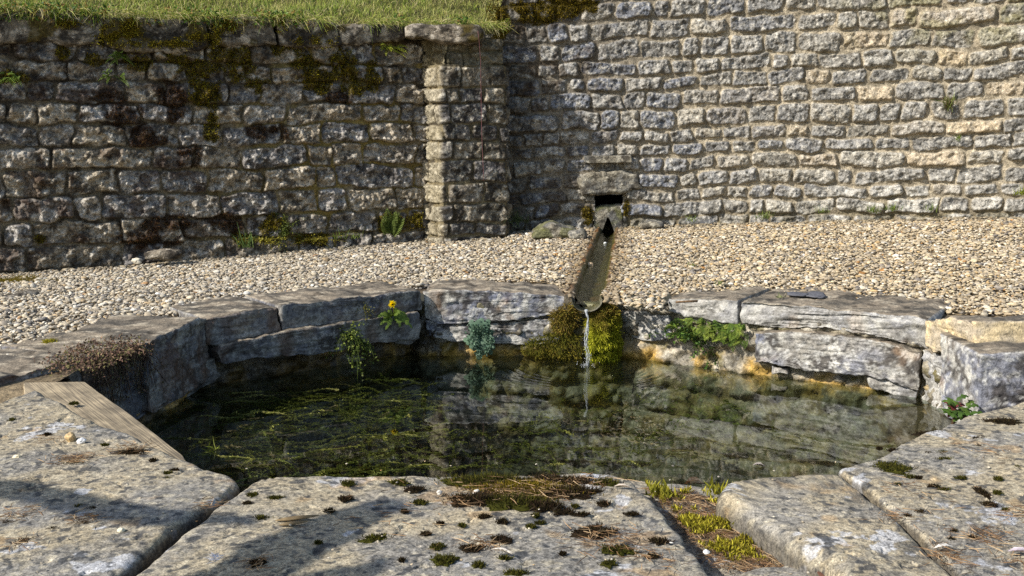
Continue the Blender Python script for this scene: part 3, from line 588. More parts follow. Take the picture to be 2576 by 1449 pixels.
# ------------------------------------------------------------------ foreground slabs
SZ = .325
def zpoly(px, z): return np.array([PZ(u, v, z)[:2] for u, v in px])
def pits(sc=18, dep=.005, lo=.50):
    def f(P, n):
        up = ss(.5, .9, n[:, 2]); Q = P.copy(); Q[:, 2] = 0
        return -dep * up * ss(lo, lo + .16, fbm(Q, sc, 3, 77)) - .0014 * up * ss(.2, .5, fbm(Q, 34, 2, 78)) + .007 * up * fbm(Q, 2.2, 2, 79)
    return f
def col_kerb(P, n, seed):
    c = col_slab(P, n, seed); S = P + 4.4; return mix(c, lin(92, 90, 84), .75 * ss(-.1, .35, fbm(S, 16, 5, 5, .7)) * ss(-.3, .3, fbm(S, 3, 3, 7) + .8 * (P[:, 0] - .7)))
def slab(px, z, label, depth=.2, extra=(), colf=None, **kw):
    ol = np.concatenate([zpoly(px, z), np.array(extra).reshape(-1, 2)]); a = dict(bevel=.024, res=.0055, amp=.0035, fr=3.2, amp2=.09, edge=.012, efr=7, sig=.012, disp=pits()); a.update(kw)
    return tag(block('stone_slab', ol, (0, 0, z), EX, EY, M_SLAB, colf or col_slab, depth, dres=.015, **a), label, 'slab', 'paving slabs round the front of the pool')
slab([(-60, 1030), (20, 1000), (92, 977), (187, 1028), (262, 1067), (320, 1085), (385, 1115), (440, 1139), (520, 1170), (590, 1200), (602, 1214), (560, 1248), (470, 1300), (420, 1340), (350, 1392), (282, 1452)], SZ,
     'broad tan slab in the left corner with white pebbles on it', extra=[(-.80, 1.75), (-2.1, 1.75)], seed=61, bevel=.022)
slab([(612, 1222), (655, 1198), (800, 1194), (1100, 1191), (1400, 1192), (1530, 1191), (1600, 1214), (1648, 1258), (1690, 1300), (1730, 1360), (1770, 1410), (1800, 1455)], SZ - .005,
     'central front slab carrying the large moss mat', extra=[(.42, 1.75), (-.70, 1.75)] + list(map(tuple, zpoly([(322, 1450), (400, 1385), (450, 1345), (500, 1308), (575, 1252)], SZ - .005))), seed=62)
slab([(1792, 1242), (1812, 1215), (1840, 1196), (1920, 1186), (2000, 1183), (2110, 1180), (2180, 1230), (2280, 1310), (2370, 1400), (2430, 1460)], SZ, 'rounded weathered kerb stone beside the yellow mossy gap',
     extra=[(1.02, 1.8), (.62, 1.8)] + list(map(tuple, zpoly([(2070, 1450), (1990, 1400), (1900, 1335), (1840, 1290)], SZ - .03))), seed=63, colf=col_kerb, bevel=.045, edge=.01, depth=.22, sig=.03)
slab([(2108, 1180), (2170, 1158), (2250, 1130), (2330, 1088), (2440, 1044), (2500, 1028), (2600, 1005), (2700, 985)], SZ, 'wide right slab dotted with dark moss cushions', extra=[(2.4, 3.6), (2.4, 1.75), (1.06, 1.75)] + list(map(tuple, zpoly([(2428, 1458), (2364, 1396), (2276, 1308), (2176, 1226)], SZ))), seed=64, bevel=.014)
slab([(1560, 1200), (1660, 1216), (1800, 1222), (1900, 1290), (2060, 1400), (2160, 1470)], .245, 'sunken stone in the gap under yellow moss', extra=[(.8, 1.7), (.2, 1.7)], seed=65, amp=.014, bevel=.03)
slab([(1846, 1440), (1900, 1422), (2000, 1416), (2060, 1440), (2080, 1475), (1850, 1480)], .275, 'small broken stone at the foot of the gap', seed=66, depth=.1, amp=.012)

# wooden plank along the left front edge
axp = PZ(457, 1146, .31)[:2] - PZ(213, 966, .31)[:2]; ang = math.atan2(axp[1], axp[0])
M_WOOD = mat_wood('weathered_wood', ang)
pk = np.concatenate([zpoly([(60, 962), (213, 960), (277, 1006), (363, 1068), (462, 1147), (470, 1160)], .312), zpoly([(380, 1150), (200, 1075), (60, 990)], .312)])
tag(block('plank', pk, (0, 0, .312), EX, EY, M_WOOD, lambda P, n, s: np.full((len(P), 3), .3), .06, .004, .009, .001, 6, .002, 5, sig=.003, seed=67), 'weathered grey-brown plank along the left pool edge', 'plank')

# ------------------------------------------------------------------ runnel with running water and spout
ny = 200; ty = np.linspace(RUN_B[1] + .10, 8.52, ny); prof = []
rim_w, in_w, dp = .115, .068, .062
th = np.linspace(np.pi, 2 * np.pi, 13)
pr = np.concatenate([[(-rim_w, -.12)], [(-rim_w, -.012), (-rim_w + .02, .0), (-in_w - .02, .002), (-in_w - .006, -.004)], np.stack([in_w * np.cos(th), -.014 + dp * np.sin(th)], 1), [(in_w + .006, -.004), (in_w + .02, .002), (rim_w - .02, 0), (rim_w, -.012), (rim_w, -.12)]])
wsc = np.interp(ty, [5.3, 5.6, 8.5], [1.12, 1.05, .80])
gz = .338 + np.interp(ty, [5.3, 8.5], [-.004, .030])
V = np.stack([run_x(ty)[:, None] + wsc[:, None] * pr[None, :, 0], np.repeat(ty[:, None], len(pr), 1), gz[:, None] + pr[None, :, 1]], -1).reshape(-1, 3)
V = V + .007 * np.stack([fbm(V, 9, 3, 61), 0 * V[:, 0], fbm(V, 8, 4, 62)], 1)
nq = len(pr); i = np.arange(ny - 1)[:, None] * nq; k = np.arange(nq - 1)[None]; Q = np.stack([i + k, i + k + 1, i + nq + k + 1, i + nq + k], -1).reshape(-1, 4)
e0 = [list(range(nq))]
inn = np.tile((np.abs(pr[:, 0]) < in_w + .008), ny)
c = mix(np.broadcast_to(lin(128, 108, 82), (len(V), 3)), lin(86, 62, 38), ss(-.3, .3, fbm(V, 7, 4, 63)))
c = mix(c, lin(160, 110, 62), .6 * ss(.1, .4, fbm(V, 10, 3, 65))); c = mix(c, lin(92, 88, 30), .9 * inn * ss(-.5, .2, fbm(V, 5, 3, 64))); c = mix(c, lin(58, 52, 26), .55 * inn)
g = Geo(); g.add(V, Q, None, c)
Vf = V[:nq]; cen = Vf.mean(0) + (0, 0, -.06); g.add(np.concatenate([Vf, [cen]]), None, [[k_, nq, k_ + 1] for k_ in range(nq - 1)], lin(120, 110, 92))
run = empty('runnel', (.5, 6.5, .3), 'narrow stone water channel crossing the gravel from wall to pool', 'channel'); g.obj('channel_stone', M_WET, run)
# lip of the spout
thl = np.linspace(np.pi * 1.0, 2 * np.pi, 21); g = Geo(); ro, ri = 1.12 * in_w + .001, 1.12 * in_w - .002
yl = np.array([RUN_B[1] - .01, RUN_B[1] + .12]); zc = gz[0] - .012; xl = run_x(RUN_B[1])
ring = lambda r, d, y: np.stack([xl + r * np.cos(thl), np.full(21, y), zc + (d) * np.sin(thl)], 1)
V = np.concatenate([ring(ri, dp - .001, yl[0]), ring(ro, dp + .003, yl[0]), ring(ri, dp - .001, yl[1]), ring(ro, dp + .003, yl[1])]); q = np.arange(20)
Q = np.concatenate([np.stack([q, q + 1, q + 22, q + 21], 1), np.stack([q, q + 42, q + 43, q + 1], 1), np.stack([q + 21, q + 22, q + 64, q + 63], 1)])
g.add(V, Q, None, lin(92, 86, 66)); g.obj('spout_lip', M_WET, run)
# water in the runnel
ny2 = 120; ty2 = np.linspace(RUN_B[1] - .005, 8.5, ny2); xs = np.linspace(-1, 1, 9)
wz = .338 + np.interp(ty2, [5.3, 8.5], [-.004, .030]) - .036; ww = np.interp(ty2, [5.3, 5.6, 8.5], [1.12, 1.05, .80]) * .064
V = np.stack([run_x(ty2)[:, None] + ww[:, None] * xs[None], np.repeat(ty2[:, None], 9, 1), np.repeat(wz[:, None], 9, 1)], -1).reshape(-1, 3)
V[:, 2] += .0025 * fbm(V, (30, 18, 10), 2, 66); i = np.arange(ny2 - 1)[:, None] * 9; k = np.arange(8)[None]
Q = np.stack([i + k, i + k + 1, i + 10 + k, i + 9 + k], -1).reshape(-1, 4); g = Geo(); g.add(V, Q, None, (.1, .1, .1)); tag(g.obj('running_water', M_RUN), kind='structure')
# falling stream
m_, nt_, out_ = nodes('falling_water'); gl_ = N_(nt_, 'ShaderNodeBsdfGlass', IOR=1.33, Roughness=.05); df_ = N_(nt_, 'ShaderNodeBsdfDiffuse'); df_.inputs['Color'].default_value = (.85, .88, .9, 1)
mx_ = N_(nt_, 'ShaderNodeMixShader'); mx_.inputs[0].default_value = .40; nt_.links.new(gl_.outputs[0], mx_.inputs[1]); nt_.links.new(df_.outputs[0], mx_.inputs[2]); nt_.links.new(mx_.outputs[0], out_.inputs[0]); M_FALL = m_
g = Geo(); zz = np.linspace(zc - dp + .008, .0, 60); x0 = xl + .0
pts = np.stack([x0 + .004 * np.sin(zz * 40) , RUN_B[1] - .012 - .06 * np.sqrt(np.clip((zz[0] - zz), 0, 1)), zz], 1)
tz = (zz[0] - zz) / (zz[0] - zz[-1])
pw_ = pts + np.c_[.003 * np.sin(zz * 60) + .002 * np.sin(zz * 143), 0 * zz, 0 * zz]; tube(g, pw_, .0024 + .0022 * np.sin(zz * 110) ** 2 * (1 - .4 * tz) + .006 * np.exp(-tz * 14), (.8, .8, .8), 7)
for k_ in range(5):
    ph = k_ * 1.7; a_, b_ = sorted(R.uniform(.25, 1, 2)); m_ = (tz > a_ - .12) & (tz < b_ + .05)
    q_ = pts[m_] + np.c_[.006 * np.sin(zz[m_] * 31 + ph) + .002 * k_ - .004, .003 * np.cos(zz[m_] * 27 + ph), 0 * zz[m_]]
    if len(q_) > 4: tube(g, q_, .0013 + .0016 * np.sin(zz[m_] * 150 + ph) ** 2, (.8, .8, .8), 6)
ico = None

# ------------------------------------------------------------------ gravel
FALL = g
def icosphere(sub):
    t = (1 + 5 ** .5) / 2
    V = unit(np.array([(-1, t, 0), (1, t, 0), (-1, -t, 0), (1, -t, 0), (0, -1, t), (0, 1, t), (0, -1, -t), (0, 1, -t), (t, 0, -1), (t, 0, 1), (-t, 0, -1), (-t, 0, 1)], float))
    F = np.array([(0, 11, 5), (0, 5, 1), (0, 1, 7), (0, 7, 10), (0, 10, 11), (1, 5, 9), (5, 11, 4), (11, 10, 2), (10, 7, 6), (7, 1, 8), (3, 9, 4), (3, 4, 2), (3, 2, 6), (3, 6, 8), (3, 8, 9), (4, 9, 5), (2, 4, 11), (6, 2, 10), (8, 6, 7), (9, 8, 1)])
    for _ in range(sub):
        E = {}; V = list(map(tuple, V)); out = []
        def mid(a, b):
            k = (min(a, b), max(a, b))
            if k not in E: E[k] = len(V); V.append(tuple(unit((np.array(V[a]) + np.array(V[b])) / 2)))
            return E[k]
        for a, b, c_ in F:
            x, y, z = mid(a, b), mid(b, c_), mid(c_, a); out += [(a, x, z), (b, y, x), (c_, z, y), (x, y, z)]
        V = np.array(V); F = np.array(out)
    return np.asarray(V), F
def rotmats(n, rng, tilt=.45):
    a = rng.uniform(0, 2 * np.pi, n); ca, sa = np.cos(a), np.sin(a); Rz = np.zeros((n, 3, 3)); Rz[:, 0, 0] = ca; Rz[:, 0, 1] = -sa; Rz[:, 1, 0] = sa; Rz[:, 1, 1] = ca; Rz[:, 2, 2] = 1
    b = rng.normal(0, tilt, n); cb, sb = np.cos(b), np.sin(b); Rx = np.zeros((n, 3, 3)); Rx[:, 0, 0] = 1; Rx[:, 1, 1] = cb; Rx[:, 1, 2] = -sb; Rx[:, 2, 1] = sb; Rx[:, 2, 2] = cb
    a = rng.uniform(0, 2 * np.pi, n); ca, sa = np.cos(a), np.sin(a); R2 = np.zeros((n, 3, 3)); R2[:, 0, 0] = ca; R2[:, 0, 1] = -sa; R2[:, 1, 0] = sa; R2[:, 1, 1] = ca; R2[:, 2, 2] = 1
    return R2 @ Rx @ Rz
def pebbles(g, P, size, col, sub=1, rng=R, flat=(.26, .52)):
    base, F = icosphere(sub); K = 24; prot = []
    for k in range(K):
        d = 1 + .30 * fbm(base + k * 7.7, 1.1, 2, 200 + k); v = base * d[:, None] * np.array([1, rng.uniform(.6, .95), rng.uniform(*flat)])
        prot.append(v)
    prot = np.array(prot); n = len(P); V = prot[rng.integers(0, K, n)] * np.asarray(size)[:, None, None]
    V = np.einsum('nij,nkj->nki', rotmats(n, rng, .34), V) + np.asarray(P)[:, None]
    nb = len(base); T = (F[None] + (np.arange(n) * nb)[:, None, None]).reshape(-1, 3); g.add(V.reshape(-1, 3), None, T, np.repeat(col, nb, 0))
def peb_cols(n, rng, P):
    pal = np.array([lin(214, 196, 162), lin(200, 184, 156), lin(226, 214, 190), lin(186, 168, 138), lin(176, 162, 140), lin(206, 176, 128), lin(150, 142, 132), lin(188, 140, 84), lin(236, 230, 216), lin(128, 122, 116)])
    pr_ = np.array([.2, .22, .15, .13, .1, .06, .05, .008, .03, .03]); c = pal[rng.choice(10, n, p=pr_ / pr_.sum())] * rng.uniform(.56, .96, n)[:, None]
    left = ss(.6, -1.2, P[:, 0])[:, None]; gr = c.mean(1, keepdims=True); c = c * (1 + ss(-.2, 2, P[:, 0])[:, None] * (np.array([1., .975, .93]) - 1)); return c * (1 - .18 * left) + .18 * left * gr * np.array([1.02, 1, .93])
nd_ = 130; tq = R.uniform(.3, 1.05, nd_); pq = np.stack([np.interp(tq, tz, pts[:, k]) for k in range(3)], 1) + R.normal(0, 1, (nd_, 3)) * np.c_[.004 + .012 * tq ** 3, .004 + .012 * tq ** 3, .004 + 0 * tq]; pq[:, 2] = np.abs(pq[:, 2]) + .002
pebbles(FALL, pq, R.uniform(.0008, .0022, nd_), np.full((nd_, 3), .8), 1, R, (.9, 1.))
ab = R.uniform(0, 2 * np.pi, 60); rb = np.abs(R.normal(0, .035, 60)); pebbles(FALL, np.stack([pts[-1, 0] + rb * np.cos(ab), pts[-1, 1] + rb * np.sin(ab), 0 * ab + .001], 1), R.uniform(.0012, .003, 60), np.full((60, 3), .8), 1, R, (.5, .8))
tag(FALL.obj('falling_water', M_FALL), kind='structure')
rg = np.random.default_rng(77)
pit = .0168; gx = np.arange(-5.2, 5.0, pit); gy = np.arange(3.2, 8.6, pit); X, Y = np.meshgrid(gx, gy); X = (X + rg.uniform(-.5, .5, X.shape) * pit).ravel(); Y = (Y + rg.uniform(-.5, .5, Y.shape) * pit).ravel()
bl = np.interp(X, BACKLINE[:, 0], BACKLINE[:, 1]) + .02 * fbm(np.c_[X, Y, 0 * X], 5, 3, 5)
# the backline folds back on itself at the far left, so also test against the left rim
wallY = np.where(X < -.62, LW_A[1] + (X - LW_A[0]) * (LW_B[1] - LW_A[1]) / (LW_B[0] - LW_A[0]), np.where(X < -.03, 7.96, rw_y(X) + .03))
ok = (Y > bl) & (Y < wallY) & (np.abs(X - run_x(Y)) > .088 + .03 * fbm(np.c_[X, Y, 0 * X], 7, 2, 15)) & (np.abs(X) < .60 * Y + np.where(X < 0, .9, .6))
X, Y = X[ok], Y[ok]; n = len(X)
sz = .0095 * np.clip(rg.lognormal(0, .40, n), .5, 2.5)
P = np.stack([X, Y, ground_z(X, Y) + rg.uniform(-.006, .014, n) + .008 * fbm(np.c_[X, Y, 0 * X], 3, 2, 6)], 1); C = peb_cols(n, rg, P); st_ = ss(.22, .09, np.abs(P[:, 0] - run_x(P[:, 1])) + .05 * fbm(P, 5, 3, 8)); C = mix(C, lin(118, 98, 68), .6 * st_); wl_ = ss(.30, .04, wallY[ok] - Y + .1 * fbm(P, 4, 3, 18)); C = mix(C, lin(112, 100, 76), .6 * wl_)
g = Geo(); nr_ = Y < 6.3
pebbles(g, P[nr_], sz[nr_], C[nr_], 1, rg); pebbles(g, P[~nr_], sz[~nr_], C[~nr_], 1, rg)
print('pebbles', n)
tag(g.obj('gravel', M_PEB), 'pale cream gravel spread between the wall and the pool', 'gravel', kind='stuff')

# ================================================================== VEGETATION
def surf_points(W, wgt, n, rng):
    p = np.clip(wgt, 0, None); p = p / p.sum(); idx = rng.choice(len(p), n, p=p)
    N = np.stack([W['nx'][idx], W['ny'][idx], np.zeros(n)], 1); return W['P'][idx] + rng.normal(0, .004, (n, 3)), N
def moss_cols(n, rng, pal):
    pal = np.array(pal); return pal[rng.integers(0, len(pal), n)] * rng.uniform(.6, 1.25, n)[:, None]
OLIVE = [lin(120, 104, 28), lin(96, 84, 20), lin(140, 120, 34), lin(78, 70, 24)]
GOLD = [lin(160, 150, 40), lin(190, 176, 60), lin(130, 120, 34), lin(110, 96, 30)]
BROWN = [lin(74, 50, 30), lin(96, 66, 36), lin(58, 40, 26), lin(84, 66, 34)]
BLACKM = [lin(52, 42, 28), lin(42, 36, 24), lin(62, 54, 28), lin(58, 42, 30)]
GREENM = [lin(76, 76, 26), lin(58, 60, 22), lin(90, 84, 32), lin(52, 46, 24)]
rv = np.random.default_rng(5)
# moss on the two walls
def lw_off(u, v, off=.088): return PW(u, v, LW_A + LN[:2] * off, LW_B + LN[:2] * off)
g = Geo(); P, N = surf_points(LWD, LWD['moss'], 26000, rv); D = unit(N + rv.normal(0, .55, P.shape) + (0, 0, .2)); blades(g, P, D, rv.uniform(.008, .026, len(P)), .0022, moss_cols(len(P), rv, OLIVE + GOLD[:1]), rng=rv)
P, N = surf_points(LWD, LWD['brown'], 7000, rv); D = unit(N + rv.normal(0, .6, P.shape) - (0, 0, .4)); blades(g, P, D, rv.uniform(.008, .03, len(P)), .0018, moss_cols(len(P), rv, BROWN), rng=rv)
P, N = surf_points(RW, RW['moss'], 9000, rv); D = unit(N + rv.normal(0, .55, P.shape)); blades(g, P, D, rv.uniform(.008, .03, len(P)), .0022, moss_cols(len(P), rv, OLIVE), rng=rv)
for (u, v, a, b) in [(285, 85, 40, 30), (330, 78, 26, 40), (460, 105, 36, 14), (505, 90, 26, 14), (752, 100, 14, 14), (795, 104, 14, 16), (832, 94, 14, 22), (705, 66, 16, 26), (580, 66, 26, 20), (545, 90, 12, 40), (170, 60, 40, 12), (400, 112, 60, 10)]:
    n_ = int(a * b * 1.3); q = np.array([lw_off(u + du, v + dv) for du, dv in rv.normal(0, 1, (n_, 2)) * (a * .5, b * .5)]); q = q[fbm(q, 14, 3, 9) > -.18]; n_ = len(q)
    blades(g, q, unit(LN + rv.normal(0, .6, (n_, 3)) + (0, 0, .1)), rv.uniform(.010, .024, n_), .0024, moss_cols(n_, rv, GOLD + OLIVE), rng=rv)
tag(g.obj('wall_moss', M_MOSS), 'olive and brown moss clinging to the upper wall stones', 'moss', kind='stuff')

# grass bank
gb = lambda d: 1.855 + .42 * d
def bank(S, d):
    p = LW_A + S[:, None] * LU[:2] - d[:, None] * LN[:2]; return np.stack([p[:, 0], p[:, 1], gb(d)], 1)
sx = np.linspace(-.8, LWL + 1.6, 60); dx = np.concatenate([[.06], np.linspace(.075, 2., 30), [3, 5, 8, 12]]); Sg, Dg = np.meshgrid(sx, dx, indexing='ij'); V = bank(Sg.ravel(), Dg.ravel()); V[:, 2] += .03 * fbm(V, 2.5, 3, 5)
V[:, 2] -= .03 + .6 * (Dg.ravel() < .07); nd = len(dx); i = np.arange(59)[:, None] * nd; k = np.arange(nd - 1)[None]; Q = np.stack([i + k, i + nd + k, i + nd + k + 1, i + k + 1], -1).reshape(-1, 4)
qc = V[Q].mean(1); Q = Q[(qc[:, 0] < -.06) | (qc[:, 1] > 8.6)]
g = Geo(); g.add(V, Q, None, lin(70, 66, 34)); tag(g.obj('bank_terrain', M_EARTH), kind='structure')
n = 42000; S_ = rv.uniform(.3, LWL + 1.2, n); d_ = rv.beta(1, 2.0, n) * 1.7; P = bank(S_, d_); P[:, 2] += .03 * fbm(P, 2.5, 3, 5) - .03
kp = (P[:, 0] < -.06) | (P[:, 1] > 8.7); P = P[kp]; d_ = d_[kp]; n = len(P); edge = d_ < .10; D = unit(rv.normal(0, .42, (n, 3)) + (0, 0, 1.) + np.where(edge[:, None], LN * .7, 0))
gc = np.array([lin(150, 170, 62), lin(122, 150, 54), lin(176, 184, 84), lin(200, 190, 112), lin(214, 200, 146), lin(100, 122, 50)]); ci = rv.choice(6, n, p=[.22, .14, .26, .20, .13, .05]); 
dry = edge & (rv.random(n) < .4); ci[dry] = 4
g = Geo(); bend = rv.normal(0, .25, (n, 3)) - (0, 0, .15) + np.where(edge[:, None], LN * .4 - np.array([0, 0, .4]), 0)
blades(g, P, D, rv.uniform(.022, .065, n), .0020, mix(gc[ci], lin(200, 188, 120), .5 * ss(.0, .45, fbm(P, 2.6, 3, 55))) * rv.uniform(.62, 1.1, n)[:, None] * (1 - .25 * ss(.1, .4, fbm(P, 5, 2, 57)))[:, None], bend, rv); n = 5200; S_ = rv.uniform(.6, LWL + .62, n); S_ = S_[fbm(np.c_[S_, 0 * S_, 0 * S_], 2.3, 3, 71) > -.25]; n = len(S_); P = bank(S_, -rv.uniform(0, .10, n)); P[:, 2] = rv.uniform(1.84, 1.885, n)
blades(g, P, unit(rv.normal(0, .5, (n, 3)) + LN * .7 + (0, 0, .35)), rv.uniform(.03, .10, n), .0018, gc[rv.choice(6, n, p=[.2, .12, .2, .22, .22, .04])] * rv.uniform(.6, 1.1, n)[:, None], rv.normal(0, .2, (n, 3)) + LN * .3 - (0, 0, .55), rv)
tag(g.obj('grass', M_LEAF), 'short bright grass on the bank above the retaining wall', 'grass', kind='stuff')
n = 5200; S_ = rv.uniform(.6, LWL + .3, n); d_ = np.abs(rv.normal(0, .07, n)) - .10; P = bank(S_, d_); P[:, 2] = 1.87 + rv.uniform(-.05, .05, n) - .25 * np.clip(-d_, 0, 1)
kp = fbm(P, 2.2, 2, 91) > -.08; P = P[kp]; n = len(P); D = unit(rv.normal(0, 1, (n, 3)) + LN * .3); g = Geo()
leaves(g, P, D, unit(LN + rv.normal(0, .6, (n, 3)) + (0, 0, .6)), rv.uniform(.014, .028, n), rv.uniform(.012, .022, n), moss_cols(n, rv, [lin(92, 120, 44), lin(70, 98, 34), lin(130, 146, 60), lin(150, 120, 60)]))
tag(g.obj('clover_leaves', M_LEAF), 'small round green leaves trailing over the coping edge', 'ground cover', kind='stuff')

def plant_obj(g, name, label, cat, mat=None, group=None): return tag(g.obj(name, mat or M_LEAF), label, cat, group)

def cushion(c, rx, ry, h, pal, rng, dens=1., L=.010, base=None, up=(0, 0, 1), ells=None):
    """moss cushion: low lumpy dome with a pelt of short shoots"""
    g = Geo(); nr_, na = 9, 30; rr_ = np.linspace(0, 1, nr_)[1:]; a = np.linspace(0, 2 * np.pi, na, endpoint=False); sd = int(rng.integers(0, 9999))
    wob = 1 + .75 * fbm(np.c_[np.cos(a) * 1.3, np.sin(a) * 1.3, np.full(na, sd * .37)], 1.5, 4, 7, .65)
    q = np.stack([c[0] + rx * rr_[:, None] * np.cos(a) * wob, c[1] + ry * rr_[:, None] * np.sin(a) * wob, c[2] + h * np.sqrt(np.clip(1 - rr_[:, None] ** 2.5, 0, 1)) * (1 + 0 * a) - .004], -1).reshape(-1, 3)
    q = np.concatenate([[[c[0], c[1], c[2] + h - .004]], q]); q[:, 2] += .3 * h * fbm(q, 60, 2, sd % 50)
    i = 1 + np.arange(nr_ - 2)[:, None] * na; k = np.arange(na)[None]; k2 = (k + 1) % na
    Q = np.stack([i + k, i + na + k, i + na + k2, i + k2], -1).reshape(-1, 4); T = np.stack([np.zeros(na, int), 1 + k[0], 1 + k2[0]], 1)
    g.add(q, Q, T, np.array(pal[0]) * .7)
    n = int(dens * (120 + 70000 * rx * ry * 4)); rr2 = np.sqrt(rng.random(n)); aa = rng.uniform(0, 2 * np.pi, n); w_ = np.interp(aa, np.append(a, 2 * np.pi), np.append(wob, wob[0]))
    w_ = w_ * (1 + .20 * rng.normal(size=n)); p = np.stack([c[0] + rx * rr2 * np.cos(aa) * w_, c[1] + ry * rr2 * np.sin(aa) * w_, c[2] + h * np.sqrt(np.clip(1 - rr2 ** 2.5, 0, 1)) - .004], 1)
    D = unit(np.stack([.7 * rr2 * np.cos(aa), .7 * rr2 * np.sin(aa), np.ones(n)], 1) + rng.normal(0, .35, (n, 3)))
    blades(g, p, D, L * rng.uniform(.5, 1.3, n), .0011, moss_cols(n, rng, pal), rng=rng, tipc=1.25); return g

# moss cushions on the slabs -------------------------------------------------
rc = np.random.default_rng(21)
def ground_cushion(u, v, a, b, pal, label, group=None, h=None, z=SZ, L=.0065):
    k_ = rc.uniform(.75, 1.2) if group else 1.; a *= k_ * rc.uniform(.8, 1.25); b *= k_; p = PZ(u, v + b * .3, z); sc = FPX / p[1]; rx = .9 * a / sc; ry = .9 * b / sc * 2.0
    return plant_obj(cushion(p, rx, ry, h or min(.007, .14 * min(rx, ry) + .002), pal, rc, L=L), 'moss_cushion', label, 'moss', M_MOSS, group)
big = [(1300, 1240, 180, 40, GREENM, 'large ragged green moss mat with pine needles at the pool edge'), (1499, 1328, 57, 20, BLACKM, 'big dark oval moss cushion near the right of the central slab'),
       (1555, 1376, 40, 15, GREENM, 'round olive moss cushion just below the big dark oval one'), (1005, 1209, 30, 12, GREENM, 'olive moss cushion on the pool edge left of the large mat'),
       (2241, 1169, 60, 26, GREENM, 'largest green moss cushion on the right slab'), (2356, 1086, 42, 11, BLACKM, 'dark brown moss strip on the edge of the right slab'), (2520, 1056, 58, 15, BLACKM, 'wide dark moss patch below the upright grey block'),
       (2471, 1229, 14, 24, BLACKM, 'upright dark moss streak filling a hollow of the right slab'), (2487, 1264, 28, 9, BLACKM, 'dark moss cushion at the foot of the moss streak'), (333, 1133, 50, 13, BLACKM, 'dark moss and needle patch by the plank end'),
       (185, 1163, 40, 11, GREENM, 'olive moss patch with needles near the white pebble'), (187, 1012, 15, 6, GREENM, 'small round moss tuft on the wooden plank'), (657, 1299, 21, 12, GREENM, 'olive moss cushion on the sunlit part left of the tree shadow')]
for (u, v, a, b, pal, lab) in big[1:]: ground_cushion(u, v, a, b, pal, lab)
# the big mat from several lobes, one mesh
gm = Geo()
for (u, v, a, b, pl_) in [(1240, 1212, 110, 18, GREENM), (1400, 1212, 100, 14, BLACKM), (1200, 1258, 72, 15, BLACKM), (1295, 1262, 80, 17, GREENM), (1440, 1240, 62, 15, BLACKM), (1525, 1218, 32, 8, GREENM), (1320, 1230, 130, 20, OLIVE), (1370, 1275, 50, 9, BLACKM)]:
    p = PZ(u, v, SZ); sc = FPX / p[1]; gm.merge(cushion(p, a / sc, b / sc * 2.3, .010, pl_, rc, 1.1, .012))
plant_obj(gm, 'moss_mat', big[0][5], 'moss', M_MOSS)
small_mid = [(877, 1211, 20, 10), (1042, 1226, 20, 9), (1057, 1259, 20, 6), (1018, 1283, 11, 6), (1219, 1296, 17, 5), (1265, 1308, 17, 8), (1349, 1294, 11, 5), (1422, 1283, 24, 8), (1519, 1263, 18, 8), (1659, 1356, 33, 10), (1532, 1413, 26, 14), (942, 1349, 27, 13),
             (1072, 1339, 20, 7), (1099, 1369, 20, 12), (1186, 1373, 33, 10), (1255, 1351, 24, 10), (1119, 1403, 25, 15), (1205, 1416, 20, 8), (1010, 1406, 11, 6), (1107, 1314, 8, 4), (1162, 1319, 9, 5), (1336, 1321, 10, 5), (1360, 1312, 14, 4), (1446, 1270, 12, 5), (1270, 1400, 18, 6), (1590, 1290, 14, 4),
             (1415, 1390, 12, 5), (1465, 1290, 16, 5), (633, 1241, 19, 8), (692, 1249, 21, 7), (622, 1263, 13, 5), (830, 1281, 14, 6), (648, 1409, 18, 12), (870, 1250, 16, 9), (800, 1362, 12, 5), (1640, 1395, 16, 6), (1300, 1436, 30, 8)]
small_left = [(422, 1188, 18, 6), (195, 1271, 14, 8), (58, 1359, 17, 11), (133, 1329, 17, 8), (20, 1313, 20, 7), (207, 1314, 26, 7), (232, 1277, 10, 5), (120, 1090, 10, 4), (263, 1117, 9, 4), (30, 1053, 12, 6), (385, 1155, 10, 5), (440, 1180, 14, 4), (80, 1204, 12, 5), (420, 1202, 9, 4)]
small_right = [(2471, 1098, 31, 11), (2466, 1121, 18, 6), (2537, 1159, 17, 6), (2371, 1136, 16, 7), (2334, 1138, 12, 5), (2377, 1152, 23, 6), (2211, 1126, 13, 6), (2247, 1130, 20, 6), (2287, 1196, 20, 6), (2316, 1286, 15, 9), (2284, 1296, 15, 7), (2511, 1201, 12, 6), (2418, 1199, 15, 5), (2374, 1228, 17, 6), (2350, 1220, 14, 4),
               (2510, 1236, 13, 6), (2170, 1206, 9, 4), (2560, 1174, 12, 6), (2400, 1334, 12, 6), (2394, 1355, 14, 6), (2530, 1280, 12, 5), (2260, 1218, 10, 4), (2310, 1199, 10, 4), (2180, 1214, 8, 4), (2450, 1350, 20, 6)]
for lst, lab, grp in ((small_mid, 'small dark moss cushion among many on the central slab', 'small moss cushions on the central slab'), (small_left, 'small dark moss tuft on the left corner slab', 'small moss tufts on the left slab'), (small_right, 'small blackish moss cushion on the wide right slab', 'small moss cushions on the right slab')):
    for (u, v, a, b) in lst: ground_cushion(u, v, a, b, [BLACKM, BLACKM, GREENM][int(rc.integers(0, 3))], lab, grp)

